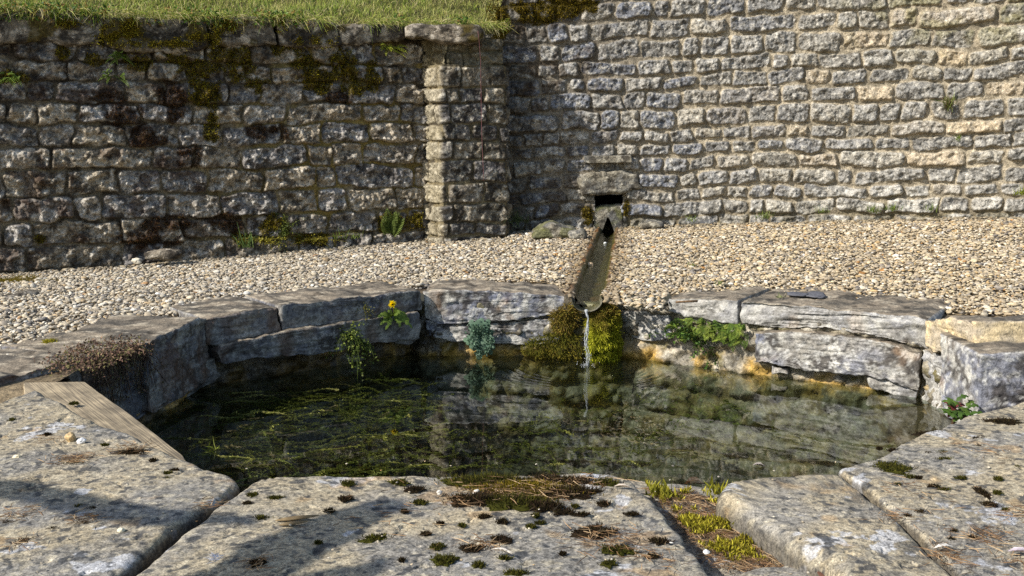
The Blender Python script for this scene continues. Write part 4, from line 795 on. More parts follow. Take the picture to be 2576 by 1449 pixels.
# yellow moss and litter in the gap
def scatter_px(px, n, z, rng):
    poly = zpoly(px, z); lo, hi = poly.min(0), poly.max(0); q = rng.uniform(lo, hi, (n * 4, 2)); q = q[inside(poly, q[:, 0], q[:, 1])][:n]; return np.c_[q, np.full(len(q), z)]
GAP = [(1620, 1224), (1700, 1226), (1790, 1250), (1900, 1345), (2020, 1425), (2040, 1460), (1880, 1440), (1790, 1420), (1720, 1340), (1680, 1290)]
P = scatter_px(GAP, 9000, .25, rc); dn = fbm(P, 14, 3, 3); P = P[dn > .10]; P[:, 2] += .012 * np.clip(fbm(P, 14, 3, 3), 0, 1) * 2 + .004
g = Geo(); n = len(P); blades(g, P, unit(rc.normal(0, .5, (n, 3)) + (0, 0, .9)), rc.uniform(.006, .017, n), .0018, moss_cols(n, rc, [lin(150, 138, 44), lin(140, 134, 34), lin(196, 184, 66), lin(104, 92, 30)]), rng=rc)
for (u, v) in [(1815, 1240), (1930, 1300), (1945, 1290), (2010, 1340), (2000, 1350), (2050, 1360), (1990, 1380), (1860, 1310), (1660, 1240)]:
    p = PZ(u, v, .27); k_ = 60; q = p + rc.normal(0, (.018, .02, .003), (k_, 3)); blades(g, q, unit(rc.normal(0, .4, (k_, 3)) + (0, 0, 1)), rc.uniform(.015, .035, k_), .003, moss_cols(k_, rc, [lin(148, 142, 46), lin(176, 168, 66), lin(128, 126, 42)]), rng=rc)
tag(g.obj('yellow_moss', M_MOSS), 'bright yellow-green moss filling the gap between the front slabs', 'moss', kind='stuff')

# pine needles
def needles(P, rng, L=(.02, .05), pal=None):
    g = Geo(); pal = pal or [lin(166, 134, 98), lin(140, 108, 76), lin(188, 160, 122), lin(112, 86, 62)]; n = len(P); a = rng.uniform(0, 2 * np.pi, n)
    D = unit(np.stack([np.cos(a), np.sin(a), rng.normal(0, .08, n)], 1)); bend = np.stack([-np.sin(a), np.cos(a), 0 * a], 1) * rng.normal(0, .25, n)[:, None]
    blades(g, P, D, rng.uniform(*L, n), .0009, moss_cols(n, rng, pal), bend, rng, 1.); return g
g = Geo()
for px, n, z, spread in [(GAP, 2200, .262, 0)]: g.merge(needles(scatter_px(px, n, z, rc) + rc.normal(0, (0, 0, .004), (1, 3)), rc))
for (u, v, a, b, n) in [(1300, 1240, 190, 40, 420), (1150, 1260, 60, 30, 60), (1540, 1360, 110, 45, 170), (1660, 1410, 70, 30, 60), (1215, 1375, 60, 20, 60), (1440, 1215, 120, 16, 130), (330, 1133, 60, 20, 80), (180, 1160, 60, 22, 110), (120, 1110, 60, 12, 30), (210, 1310, 50, 16, 50), (40, 1300, 60, 30, 60), (60, 1370, 40, 20, 30),
                          (2460, 1350, 80, 40, 120), (2380, 1400, 60, 40, 90), (2540, 1300, 60, 30, 60), (2250, 1310, 60, 30, 40), (2560, 1420, 80, 40, 60), (2480, 1140, 90, 40, 40), (2300, 1240, 120, 60, 50), (520, 1275, 40, 20, 30), (1000, 1300, 220, 90, 50), (640, 1420, 40, 20, 40)]:
    p0 = PZ(u, v, SZ); s_ = FPX / p0[1]; q = p0 + rc.normal(0, 1, (n, 3)) * (a / s_ * .5, b / s_ * 1.1, .003) + (0, 0, .008); g.merge(needles(q, rc))
tag(g.obj('pine_needles', M_DRY), 'fallen brown pine needles strewn over the slabs and moss', 'needles', kind='stuff')

# moss mounds at the spout ------------------------------------------------------
def hanging_moss(px, off, depth, pals, label, n, seed, L=.016):
    A, B, U, N = SIDES['back']; A2 = A + N[:2] * off; B2 = B + N[:2] * off
    pts = np.array([PW(u, v, A2, B2) for u, v in px]); s2 = np.stack([(pts[:, :2] - A2) @ U[:2], pts[:, 2]], 1); ol = resample(s2, .012, .012); c = ol.mean(0); M = len(ol); rr_ = np.linspace(0, 1, 16)[1:]
    q = c + (ol - c)[None] * rr_[:, None, None]; hgt = depth * np.sqrt(np.clip(1 - rr_[:, None] ** 2.8, 0, 1)) * np.ones((1, M))
    q = np.concatenate([c[None], q.reshape(-1, 2)]); hgt = np.append(depth, hgt.ravel()); rad = np.append(0, np.repeat(rr_, M))
    P = np.append(A2, 0) + q[:, :1] * U + q[:, 1:] * EZ; nse = fbm(P, 12, 4, seed); P = P + N * (hgt * (1 + .7 * nse + .35 * fbm(P, 34, 3, seed + 2)))[:, None] + U * (.012 * fbm(P, 15, 3, seed + 7))[:, None]
    out2 = unit(q - c + 1e-9); nrm = unit(N * (1.1 - rad)[:, None] + (out2[:, :1] * U + out2[:, 1:] * EZ) * rad[:, None])
    i = 1 + np.arange(14)[:, None] * M; k = np.arange(M)[None]; k2 = (k + 1) % M; Q = np.stack([i + k, i + M + k, i + M + k2, i + k2], -1).reshape(-1, 4); T = np.stack([np.zeros(M, int), 1 + k[0], 1 + k2[0]], 1)
    hi_ = ss(s2[:, 1].max() - .02, s2[:, 1].max() - .16, P[:, 2] + .05 * nse); pal_t, pal_b = np.array(pals[0]), np.array(pals[1])
    g = Geo()
    if depth > .05: g.add(P, Q, T, mix(np.broadcast_to(pal_t[0] * .6, (len(P), 3)), pal_b[0] * .6, hi_))
    idx = rv.integers(0, len(P), n); w_ = ((rad[idx] + .15) > rv.random(n)) & (fbm(P[idx], 22, 3, seed + 31) > -.28 - depth * 5); idx = idx[w_]; n = len(idx)
    # spread between ring vertices
    p = P[idx] + rv.normal(0, .006, (n, 3)); p[:, 2] = np.maximum(p[:, 2], .002); D = unit(nrm[idx] * .8 + rv.normal(0, .4, (n, 3)) - (0, 0, .5))
    ct = moss_cols(n, rv, pal_t); cb = moss_cols(n, rv, pal_b); m_ = hi_[idx][:, None]; blades(g, p, D, L * rv.uniform(.5, 1.3, n), .0016, ct * (1 - m_) + cb * m_, rng=rv, tipc=1.5)
    return plant_obj(g, 'moss_mound', label, 'moss', M_MOSS)
MR = [lin(134, 112, 52), lin(108, 92, 44), lin(150, 128, 58), lin(122, 120, 44)]; MG = [lin(176, 176, 44), lin(150, 154, 38), lin(200, 196, 66), lin(124, 126, 32)]
hanging_moss([(1496, 772), (1520, 758), (1545, 762), (1556, 790), (1553, 830), (1564, 868), (1552, 900), (1528, 912), (1490, 908), (1474, 884), (1482, 845), (1478, 806)], .03, .085, (MR, MG), 'thick yellow-green moss mound right of the falling water', 26000, 3)
hanging_moss([(1386, 786), (1420, 768), (1448, 764), (1456, 800), (1430, 842), (1392, 836)], .02, .022, (MR, MR), 'brown moss patch left of the spout lip', 6500, 5)
hanging_moss([(1318, 862), (1372, 840), (1440, 838), (1462, 850), (1460, 902), (1400, 898), (1350, 895), (1305, 884)], .012, .020, ([lin(120, 112, 40), lin(90, 92, 34)], [lin(170, 146, 58), lin(96, 96, 34), lin(140, 126, 50)]), 'thin olive moss film on the wet stone left of the falling water', 7000, 7)

# dandelion -----------------------------------------------------------------------
A_, B_, U_, N_b = SIDES['leftback']
base = PW(985, 800, A_ + N_b[:2] * .06, B_ + N_b[:2] * .06); dl = empty('dandelion', base, 'dandelion with one yellow flower growing from the rim joint', 'plant')
g = Geo()
def lobed_leaf(g, p0, d, L, W, up, col, rng, n=9, droop=.4):
    d = unit(d); s = unit(np.cross(d, up)); t = np.linspace(0, 1, n); mid = p0 + d * L * t[:, None] + np.outer(np.sin(t * np.pi) * .12 * L - droop * L * t * t, up)
    w_ = W * np.sin(np.clip(t * .95 + .05, 0, 1) * np.pi) ** .7 * np.where(np.arange(n) % 2, 1, .45); V = np.concatenate([mid, mid + s * w_[:, None] - .1 * np.outer(w_, up), mid - s * w_[:, None] - .1 * np.outer(w_, up)]); q = np.arange(n - 1)
    g.add(V, np.concatenate([np.stack([q, q + 1, n + q + 1, n + q], 1), np.stack([q, 2 * n + q, 2 * n + q + 1, q + 1], 1)]), None, np.asarray(col) * rng.uniform(.8, 1.2))
for k in range(16):
    a = rv.uniform(-2.7, .9) + math.pi * .0; d = U_ * math.cos(2 * math.pi * k / 16) + EZ * (.25 + .35 * math.sin(2 * math.pi * k / 16)) + N_b * .55
    lobed_leaf(g, base + rv.normal(0, .004, 3), d, rv.uniform(.08, .14), rv.uniform(.014, .022), unit(N_b * .8 + EZ * .6), lin(112, 132, 52), rv)
g.obj('leaves', M_LEAF, dl)
fl = PW(987, 766, A_ + N_b[:2] * .12, B_ + N_b[:2] * .12); g = Geo(); tube(g, np.array([base, (base + fl) / 2 + N_b * .02, fl]), .0022, lin(120, 120, 60), 6); g.obj('stem', M_LEAF, dl)
g = Geo(); n = 220; a = rv.uniform(0, 2 * np.pi, n); rr_ = rv.random(n) ** .6; nf = unit(np.array([0, -1., .45])); t1 = unit(np.cross(nf, EZ)); t2 = np.cross(nf, t1); dirs = unit(nf * (1.15 - rr_)[:, None] + (np.cos(a)[:, None] * t1 + np.sin(a)[:, None] * t2) * rr_[:, None])
blades(g, np.repeat(fl[None], n, 0), dirs, rv.uniform(.018, .026, n), .0018, np.array([lin(255, 224, 16)]) * rv.uniform(.85, 1.1, n)[:, None], rng=rv, tipc=1.1); g.obj('flower', M_LEAF, dl)

# grey-green rosette
A_, B_, Ub, Nb = SIDES['back']; base = PW(1212, 846, A_ + Nb[:2] * .03, B_ + Nb[:2] * .03); ro = empty('rosette_plant', base, 'blue-green crinkled rosette plant on the pool back wall', 'plant'); g = Geo()
for k in range(22):
    a = 2 * math.pi * k / 22 * 2.0 + rv.uniform(-.2, .2); L = rv.uniform(.05, .10) * (1.25 if math.sin(a) < -.5 or math.sin(a) > .6 else 1); d = Ub * math.cos(a) + EZ * math.sin(a) + Nb * rv.uniform(.2, .8)
    lobed_leaf(g, base + Nb * .01, d, L, L * .30, unit(Nb + EZ * .2), lin(108, 134, 108), rv, 11, .25)
    c_ = base + unit(d) * L * .6; m_ = 30; q = c_ + rv.normal(0, .011, (m_, 3)) + Nb * .008; leaves(g, q, unit(rv.normal(0, 1, (m_, 3)) + Nb * .6), unit(Nb + rv.normal(0, .5, (m_, 3))), rv.uniform(.010, .018, m_), .010, moss_cols(m_, rv, [lin(112, 140, 112), lin(88, 116, 92), lin(136, 158, 132)]))
g.obj('leaves', M_LEAF, ro)

# sprays of small leaves, ferns, tufts
def spray(g, p, n, r, pal, rng, size=(.008, .015), dirv=(0, -1, 0), stems=6, droop=.6):
    p = np.asarray(p); r = np.asarray(r) * np.ones(3)
    for k in range(stems):
        e = p + rng.normal(0, 1, 3) * r + np.asarray(dirv) * r * .5; m_ = (p + e) / 2 + np.array([0, 0, r[2] * .5]); t = np.linspace(0, 1, 8)[:, None]; c_ = (1 - t) ** 2 * p + 2 * t * (1 - t) * m_ + t * t * (e - np.array([0, 0, droop * r[2]]))
        tube(g, c_, .0011, np.array(pal[0]) * .7, 4); kk = max(4, n // stems); tt = rng.random(kk); idx = np.minimum((tt * 7).astype(int), 6); q = c_[idx] + (c_[idx + 1] - c_[idx]) * (tt * 7 - idx)[:, None] + rng.normal(0, r.mean() * .12, (kk, 3))
        leaves(g, q, unit(rng.normal(0, 1, (kk, 3)) + np.asarray(dirv)), unit(rng.normal(0, .6, (kk, 3)) + (0, -.5, .8)), rng.uniform(*size, kk), rng.uniform(*size, kk) * .8, moss_cols(kk, rng, pal))
def fern(g, p, d, L, rng, col, up=(0, -.6, .8), np_=14, droop=.5, W=.3):
    d = unit(np.asarray(d, float)); up = unit(np.asarray(up, float)); t = np.linspace(0, 1, np_); mid = np.asarray(p) + d * L * t[:, None] - np.outer(droop * L * t * t, EZ); s = unit(np.cross(d, up)); tube(g, mid, .0009, np.asarray(col) * .6, 4)
    for sgn in (1, -1): leaves(g, mid[1:], unit(s * sgn + d * .45), np.broadcast_to(up, (np_ - 1, 3)), L * W * np.sin(np.clip(t[1:] * .9 + .12, 0, 1) * np.pi) ** .8 + .003, L * .075, np.asarray(col) * rng.uniform(.7, 1.25, (np_ - 1, 1)))
FG = lin(120, 140, 54)
A_, B_, Ur, Nr = SIDES['right']; g = Geo()
for k in range(120):
    u, v = rv.uniform(1690, 1880), 0; v = 800 + (u - 1690) * .13 + rv.uniform(-6, 42); p = PW(u, v, A_ + Nr[:2] * .02, B_ + Nr[:2] * .02)
    fern(g, p, Nr * .9 + Ur * rv.normal(0, .7) + EZ * rv.normal(.1, .5), rv.uniform(.035, .065), rv, moss_cols(1, rv, [FG, lin(96, 120, 46), lin(150, 164, 70)])[0])
fr = tag(g.obj('fern_clump', M_LEAF), 'clump of fresh green ferns under the light grey rim stone', 'fern')
g = Geo(); p = PW(1760, 860, A_ + Nr[:2] * .04, B_ + Nr[:2] * .04); spray(g, p, 160, (.12, .05, .07), [lin(98, 128, 50), lin(74, 102, 40)], rv, (.012, .022), Nr, 10); plant_obj(g, 'creeper', 'leafy creeper hanging below the fern clump', 'plant')
A_, B_, Ul, Nl = SIDES['leftback']; g = Geo()
for k in range(5):
    p = PW(890 + rv.uniform(-30, 30), 850 + rv.uniform(-10, 20), A_ + Nl[:2] * .09, B_ + Nl[:2] * .09); spray(g, p, 130, (.06, .05, .07), [lin(96, 112, 40), lin(70, 88, 30), lin(128, 138, 56)], rv, (.008, .015), Nl * .8 - EZ * .4, 9, 1.)
plant_obj(g, 'trailing_plant', 'small leaved trailing plant hanging over the dark overhang', 'plant')
g = Geo(); p = PW(915, 775, A_ + Nl[:2] * .06, B_ + Nl[:2] * .06); spray(g, p, 70, (.03, .02, .025), [lin(110, 112, 44), lin(90, 84, 40)], rv, (.007, .012), Nl, 8); plant_obj(g, 'seedling', 'tiny leafy seedling left of the dandelion', 'plant')
g = Geo()
for k in range(3):
    p = PW(1075 + rv.uniform(-18, 18), 860 + rv.uniform(-20, 20), SIDES['back'][0] + Nb[:2] * .03, SIDES['back'][1] + Nb[:2] * .03); spray(g, p, 60, (.04, .03, .05), [lin(70, 58, 36), lin(52, 50, 30)], rv, (.006, .012), Nb, 8)
plant_obj(g, 'dead_stalks', 'dark withered stalks in the corner under the dandelion', 'plant', M_DRY)
# corner plant at the right
p = PZ(2400, 1052, .12); p[1] += .0; g = Geo(); p = PY(2405, 1035, 4.0)
for k in range(34):
    a = rv.uniform(0, 2 * np.pi); d = np.array([math.cos(a), math.sin(a) * .8 - .2, rv.uniform(0, .8)]); lobed_leaf(g, p + rv.normal(0, .022, 3), d, rv.uniform(.04, .075), .014, unit(np.array([0, -.5, .9])), [lin(88, 112, 44), lin(70, 96, 36), lin(110, 52, 48)][int(rv.choice(3, p=[.52, .38, .10]))], rv, 7)
tube(g, np.array([p + (0, .05, -.12), p]), .006, lin(90, 70, 50), 6)
plant_obj(g, 'corner_plant', 'small plant with green and dark red leaves in the right pool corner', 'plant')
# dried purple-brown plant on the left rim
g = Geo(); A_, B_, Uz, Nz = SIDES['leftfront']
DP = [lin(122, 94, 80), lin(102, 80, 68), lin(142, 116, 92), lin(96, 80, 60), lin(112, 106, 66)]
q = scatter_px([(110, 905), (200, 868), (300, 845), (365, 852), (362, 880), (300, 905), (200, 930), (120, 935)], 1900, TOPZ + .004, rv); n = len(q); leaves(g, q + rv.normal(0, (.022, .022, .005), (n, 3)) + .012 * np.c_[0 * q[:, 0], 0 * q[:, 0], fbm(q, 14, 2, 4)], unit(rv.normal(0, 1, (n, 3)) + (.4, -.3, .3)), unit(rv.normal(0, .6, (n, 3)) + (0, -.3, 1)), rv.uniform(.008, .016, n), .007, moss_cols(n, rv, DP))
for k in range(130):
    u = rv.uniform(225, 360); p0 = PW(u, np.interp(u, [205, 365], [902, 866]), A_, B_); e = p0 + Nz * rv.uniform(.015, .06) - EZ * rv.uniform(.03, .20) + Uz * rv.normal(0, .04); t = np.linspace(0, 1, 5)[:, None]
    c_ = (1 - t) ** 2 * p0 + 2 * t * (1 - t) * (p0 + Nz * .035 + EZ * .015) + t * t * e; tube(g, c_, .0011, moss_cols(1, rv, [lin(120, 96, 76), lin(86, 66, 52), lin(150, 132, 104)])[0], 3); m_ = 9; qq = c_[rv.integers(1, 5, m_)] + rv.normal(0, .008, (m_, 3)); leaves(g, qq, unit(rv.normal(0, 1, (m_, 3))), unit(rv.normal(0, 1, (m_, 3)) + (0, -.5, .6)), rv.uniform(.007, .014, m_), .007, moss_cols(m_, rv, DP))
plant_obj(g, 'dried_plant', 'dried purple-brown creeping plant spilling over the left rim', 'plant', M_DRY)
# plants at the foot of and on the walls
def lw_pt(u, v, off=.05): return PW(u, v, LW_A + LN[:2] * off, LW_B + LN[:2] * off)
def tuftg(p, n, L, pal, rng, spread=(.02, .02, .004), w=.002, lean=.35):
    g = Geo(); q = np.asarray(p) + rng.normal(0, 1, (n, 3)) * spread; blades(g, q, unit(rng.normal(0, lean, (n, 3)) + (0, -.15, 1)), rng.uniform(*L, n), w, moss_cols(n, rng, pal), rng.normal(0, .2, (n, 3)) - (0, 0, .15), rng); return g
GR = [lin(110, 132, 48), lin(86, 110, 38), lin(140, 152, 70)]; YG = [lin(150, 140, 40), lin(120, 116, 36), lin(176, 164, 60)]
g = Geo(); spray(g, lw_pt(715, 590), 420, (.10, .05, .09), [lin(84, 96, 34), lin(110, 116, 44), lin(62, 74, 28)], rv, (.008, .016), LN, 26, .2); plant_obj(g, 'leafy_plant', 'bushy dark leafy plant at the foot of the retaining wall', 'plant')
g = Geo(); spray(g, lw_pt(660, 606), 300, (.08, .04, .03), YG, rv, (.008, .014), LN, 20, .2); plant_obj(g, 'low_plant', 'low yellow-green plant beside the bushy one at the wall foot', 'plant')
g = Geo(); spray(g, lw_pt(790, 602), 160, (.10, .04, .03), YG, rv, (.007, .013), LN, 14, .2); plant_obj(g, 'low_plant', 'thin yellow-green plant right of the bushy one at the wall foot', 'plant')
plant_obj(tuftg(lw_pt(620, 622, .07), 22, (.08, .17), [lin(110, 128, 70), lin(80, 106, 48)], rv, (.03, .02, .003), .004, .25), 'grass_tuft', 'tall grey-green grass blades at the wall foot left of the bushy plant', 'grass')
g = Geo()
for k in range(13): fern(g, lw_pt(985 + rv.uniform(-16, 16), 595 + rv.uniform(-14, 4)), (rv.normal(0, .3), -.3, 1), rv.uniform(.10, .20), rv, lin(104, 118, 54), droop=.05, W=.2)
plant_obj(g, 'feathery_plant', 'feathery green plant at the wall foot left of the pier', 'plant')
g = tuftg(lw_pt(870, 600, .06), 40, (.04, .09), GR, rv, (.06, .02, .003)); plant_obj(g, 'grass_tuft', 'sparse grass tuft at the wall foot between leafy and feathery plants', 'grass')
for (u, v, n, lab) in [(285, 190, 14, 'small spleenwort fern in a joint below the second coping stone'), (30, 195, 16, 'spleenwort fern at the far left of the retaining wall'), (985, 122, 18, 'bright fern tuft under the coping beside the pier cap'), (292, 140, 12, 'dark little fern just under the mossy coping stones')]:
    g = Geo()
    for k in range(n): fern(g, lw_pt(u + rv.uniform(-18, 18), v + rv.uniform(-5, 8), .03), LN * .6 + LU * rv.normal(0, .8) + EZ * rv.uniform(-.2, .9), rv.uniform(.05, .10), rv, lin(120, 142, 56) if u < 900 else lin(170, 176, 60), np_=10, W=.16)
    plant_obj(g, 'wall_fern', lab, 'fern')
def rw_pt(u, v, off=.05):
    p = PY(u, v, 8.3)
    for _ in range(4): p = PY(u, v, float(rw_y(p[0])) - off)
    return p
g = tuftg(rw_pt(2385, 268), 130, (.05, .11), [lin(120, 132, 60), lin(92, 100, 50), lin(130, 104, 80)], rv, (.02, .01, .02)); plant_obj(g, 'wall_weed', 'bushy green weed growing high in the apse wall', 'plant')
g = tuftg(rw_pt(2411, 350), 30, (.02, .05), GR, rv, (.01, .01, .01)); plant_obj(g, 'wall_weed', 'tiny green weed in a joint of the apse wall', 'plant')
for (u, v, n, lab) in [(2195, 532, 60, 'little green fern tuft at the foot of the apse wall'), (2245, 528, 60, 'dark green tuft against a dark stone at the apse wall foot'), (2070, 535, 30, 'thin sprig at the foot of the apse wall under an overhanging stone'), (1925, 548, 50, 'grass tuft in the shade at the left part of the apse wall foot'), (1740, 556, 26, 'sparse grass near the drain at the apse wall foot'), (2568, 490, 70, 'bright fern at the right end of the apse wall'), (2340, 530, 30, 'low green tuft towards the right of the apse wall foot')]:
    plant_obj(tuftg(rw_pt(u, v, .08), n, (.03, .07), GR if v > 500 else [lin(140, 150, 40)], rv, (.025, .015, .006)), 'grass_tuft', lab, 'grass')
plant_obj(tuftg(PY(1297, 560, 8.15), 90, (.06, .13), [lin(84, 104, 62), lin(64, 84, 48)], rv, (.05, .05, .02), .0016), 'grass_tuft', 'grey-green grass tuft in the corner right of the pier', 'grass')
# small grass sprigs in the gravel
for (u, v, lab) in [(1740, 668, 'grass sprig in the gravel nearest the runnel'), (1810, 715, 'grass sprig in the gravel above the light grey rim stone'), (1965, 748, 'yellowish sprig at the rim joint in the right gravel'), (1945, 638, 'lone sprig in the middle of the right gravel')]:
    z_ = .36; p = PZ(u, v, z_); plant_obj(tuftg(p, 18, (.015, .04), GR, rv, (.012, .012, .002), .0018, .7), 'grass_sprig', lab, 'grass')
plant_obj(cushion(PZ(128, 862, .335), .03, .03, .012, YG, rv), 'moss_cushion', 'small yellow moss tuft in the left gravel', 'moss', M_MOSS)
g = Geo()
for (u, v, a, b) in [(60, 712, 90, 14), (130, 715, 60, 12), (20, 735, 60, 10), (200, 740, 60, 8)]:
    p = PZ(u, v, .225); s_ = FPX / p[1]; g.merge(cushion(p, a / s_, b / s_ * 5, .025, OLIVE[:2] + [lin(126, 112, 60)], rv, .25, .014))
plant_obj(g, 'moss_mat', 'flat olive moss carpet on the ground below the left wall', 'moss', M_MOSS)

# loose rocks at wall foot
def rock(px, y, label, seed, colf=col_wallstone, depth=.12, name='loose_rock'):
    return tag(block(name, pypoly(px, y), (0, y, 0), EX, EZ, M_WALL, colf, depth, .03, .012, .012, 9, .008, 9, seed=seed), label, 'stone')
rock([(1340, 590), (1375, 568), (1392, 562), (1420, 576), (1450, 582), (1450, 600), (1340, 602)], 7.75, 'low moss covered rock at the foot of the wall left of the runnel', 71, col_green, .3)
rock([(1430, 585), (1470, 578), (1480, 592), (1470, 606), (1435, 604)], 7.6, 'small pale rock beside the runnel head', 72)
rock([(1610, 566), (1640, 558), (1672, 560), (1672, 574), (1615, 578)], 8.05, 'flat cream rock right of the drain', 73)
rock([(355, 636), (440, 630), (452, 640), (440, 652), (360, 656)], 7.08, 'flat dark stone at the foot of the left wall', 74, col_lcope)
rock([(-60, 762), (20, 748), (44, 760), (40, 775), (-60, 790)], 5.5, 'dark flat stone at the far left of the gravel', 75, col_lcope, .3)
g = Geo(); 
for (u, v, a) in [(2005, 740, 30), (2050, 742, 34)]:
    p = PZ(u, v, .37); pebbles(g, [p], [a / 560.], [lin(92, 92, 96)], 2, rv, (.12, .16))
tag(g.obj('slate_piece', M_PEB), 'dark grey flat slate lying on the right gravel', 'stone')

# loose pebbles and litter on slabs
def peb(u, v, r, col, label, z=SZ, flat=(.55, .7), name='pebble', cat='pebble', sub=3):
    g = Geo(); p = PZ(u, v, z); pebbles(g, [p + (0, 0, r * .3)], [r], [np.asarray(col)], sub, rv, flat); return tag(g.obj(name, M_PEB), label, cat)
peb(204, 1113, .013, lin(226, 224, 220), 'smooth white pebble on the left slab'); peb(178, 1106, .021, lin(196, 168, 122), 'larger tan pebble beside the white one'); peb(42, 1153, .011, lin(222, 206, 172), 'cream stone chip at the left edge of the left slab')
peb(305, 1337, .009, lin(232, 220, 190), 'cream chip alone on the lower left slab'); peb(1198, 1241, .010, lin(214, 206, 190), 'round pale pebble in the large moss mat'); peb(1777, 1391, .007, lin(224, 220, 212), 'white chip at the edge of the yellow mossy gap'); peb(1105, 1241, .008, lin(220, 214, 200), 'white chip left of the large moss mat')
peb(1484, 668, .022, lin(220, 190, 150), 'pinkish pebble lying in the runnel water', z=.31); peb(1522, 613, .012, lin(220, 220, 216), 'white chip in the upper runnel', z=.32)
peb(344, 660, .03, lin(216, 206, 184), 'pale angular stone by the dark stone at the left wall foot', z=.27)
g = Geo(); n = 170; u_ = rc.uniform(0, 2576, n); v_ = rc.uniform(1100, 1449, n); P = np.array([PZ(a, b, SZ) for a, b in zip(u_, v_)]); m_ = ~inside(OCT, P[:, 0], P[:, 1]); P = P[m_]; pebbles(g, P + (0, 0, .004), rc.uniform(.0012, .0042, len(P)), peb_cols(len(P), rc, P), 1, rc); tag(g.obj('grit', M_PEB), 'scattered tiny stone grit on the slabs', 'grit', kind='stuff')
p = PZ(742, 1312, SZ); g = Geo(); 
for o_, d_, l_ in (((-.045, 0, .004), (.095, .028, .004), 1), ((-.03, -.028, .004), (.06, .022, .002), .8)):
    q_ = p + np.array(o_) + np.linspace(0, 1, 8)[:, None] * np.array(d_); q0 = Geo(); tube(q0, q_, np.array([.002, .007, .010, .011, .010, .009, .006, .002]) * l_, lin(140, 120, 88), 8, .3, 3); V_ = q0.V[0]; V_[:, 2] = p[2] + (V_[:, 2] - p[2]) * .4 + .001; g.merge(q0)
tag(g.obj('bark_chip', M_DRY), 'two thin bark chips lying in the tree shadow', 'bark')
def leaf_thing(u, v, L, W, ang_, col, label, z=SZ + .008, name='fallen_leaf', cat='leaf', curl=.3):
    g = Geo(); p = PZ(u, v, z); d = np.array([math.cos(ang_), math.sin(ang_), .05]); leaves(g, [p], [d], [EZ], [L], [W], [np.asarray(col)], curl); lobed_leaf(g, p, d, L, W * .4, EZ, col, rv, 12, .05); return tag(g.obj(name, M_DRY), label, cat)
leaf_thing(2350, 1378, .045, .016, .1, lin(226, 220, 208), 'pale silvery leaf lying on the lower right slab'); leaf_thing(2535, 1386, .05, .02, -.2, lin(200, 186, 190), 'pinkish pale leaf at the right edge of the right slab')
leaf_thing(1893, 1170, .045, .015, -.15, lin(180, 170, 160), 'curled grey leaf floating on the water near the right slab', z=.004, curl=.5); leaf_thing(1722, 1216, .07, .05, .0, lin(110, 70, 44), 'brown leaf just under the water by the gap', z=-.02)
leaf_thing(1545, 1223, .04, .014, -.1, lin(220, 205, 185), 'white split leaf at the right end of the large moss mat'); leaf_thing(1235, 1382, .05, .01, -.4, lin(226, 216, 200), 'white shred of leaf beside a small moss cushion in the centre')
g = Geo(); p = PZ(540, 1404, SZ + .008); n = 60; a = rv.uniform(-.9, .9, n) + rv.choice([0, math.pi], n); blades(g, np.repeat(p[None], n, 0) + rv.normal(0, .004, (n, 3)), np.stack([np.cos(a), np.sin(a), rv.uniform(0, .3, n)], 1), rv.uniform(.008, .02, n), .0007, lin(235, 236, 245), rng=rv); tag(g.obj('feather', M_DRY), 'tiny white down feather in the shadow on the central slab', 'feather')
g = Geo(); tube(g, np.array([PZ(2025, 1405, .285), PZ(2060, 1440, .295), PZ(2085, 1470, .30)]), .005, lin(110, 76, 58), 7, .4); tag(g.obj('twig', M_BARK), 'short brown stick at the foot of the mossy gap', 'stick')
g = Geo(); tube(g, np.array([PZ(1700, 760, .36), PZ(1755, 757, .365)]), .006, lin(130, 104, 76), 6, .4); tag(g.obj('twig', M_BARK), 'small twig on the gravel right of the spout', 'stick')

# red thread
pts = [PY(u, v, 7.77 if v < 115 else 7.88 + (u-1120)*0) for u, v in [(1202, 78), (1205, 100), (1209, 150), (1210, 220), (1211, 300), (1213, 370), (1216, 430), (1217, 455)]]; g = Geo(); tube(g, np.array(pts), .0014, lin(128, 84, 84), 5); tube(g, np.array([PY(1209, 118, 7.86), PY(1213, 112, 7.85)]), .0012, lin(128, 84, 84), 4)
tag(g.obj('thread', M_THREAD), 'thin red thread hanging down the front of the pier', 'thread')

# pondweed
g = Geo(); rp = np.random.default_rng(9)
def strand(p, ang_, L, curve, pal, leafy=True):
    n = 22; t = np.linspace(0, 1, n); a = ang_ + curve * t + .5 * np.sin(t * 4 + p[0] * 9); d = np.stack([np.cos(a), np.sin(a), 0 * a], 1); q = np.asarray(p) + np.cumsum(d, 0) * L / n; q[:, 2] += .014 * np.sin(t * 7 + p[1] * 20) - .004
    q[:, 2] = np.minimum(q[:, 2], .0015)
    c_ = moss_cols(1, rp, pal)[0]; tube(g, q, .0012, c_ * .8, 4)
    if leafy:
        m_ = int(L * 600); ii = rp.integers(0, n, m_); dd = unit(d[ii] * .7 + rp.normal(0, .7, (m_, 3)) * (1, 1, .3)); pp_ = q[ii] + rp.normal(0, .004, (m_, 3)) * (1, 1, .4); pp_[:, 2] = np.minimum(pp_[:, 2], .001); blades(g, pp_, dd, rp.uniform(.006, .013, m_), .0016, c_ * rp.uniform(.7, 1.2, (m_, 1)), rng=rp)
PW_ = [lin(140, 140, 62), lin(112, 118, 52), lin(154, 150, 76), lin(104, 96, 58)]
for k in range(230):
    u = rp.uniform(560, 1150); v = rp.uniform(955, 1190); z_ = -abs(rp.normal(0, .03)) - .0015; strand(PZ(u, v, z_), rp.normal(math.pi + .05, .45), rp.uniform(.2, .55), rp.normal(.3, .7), PW_)
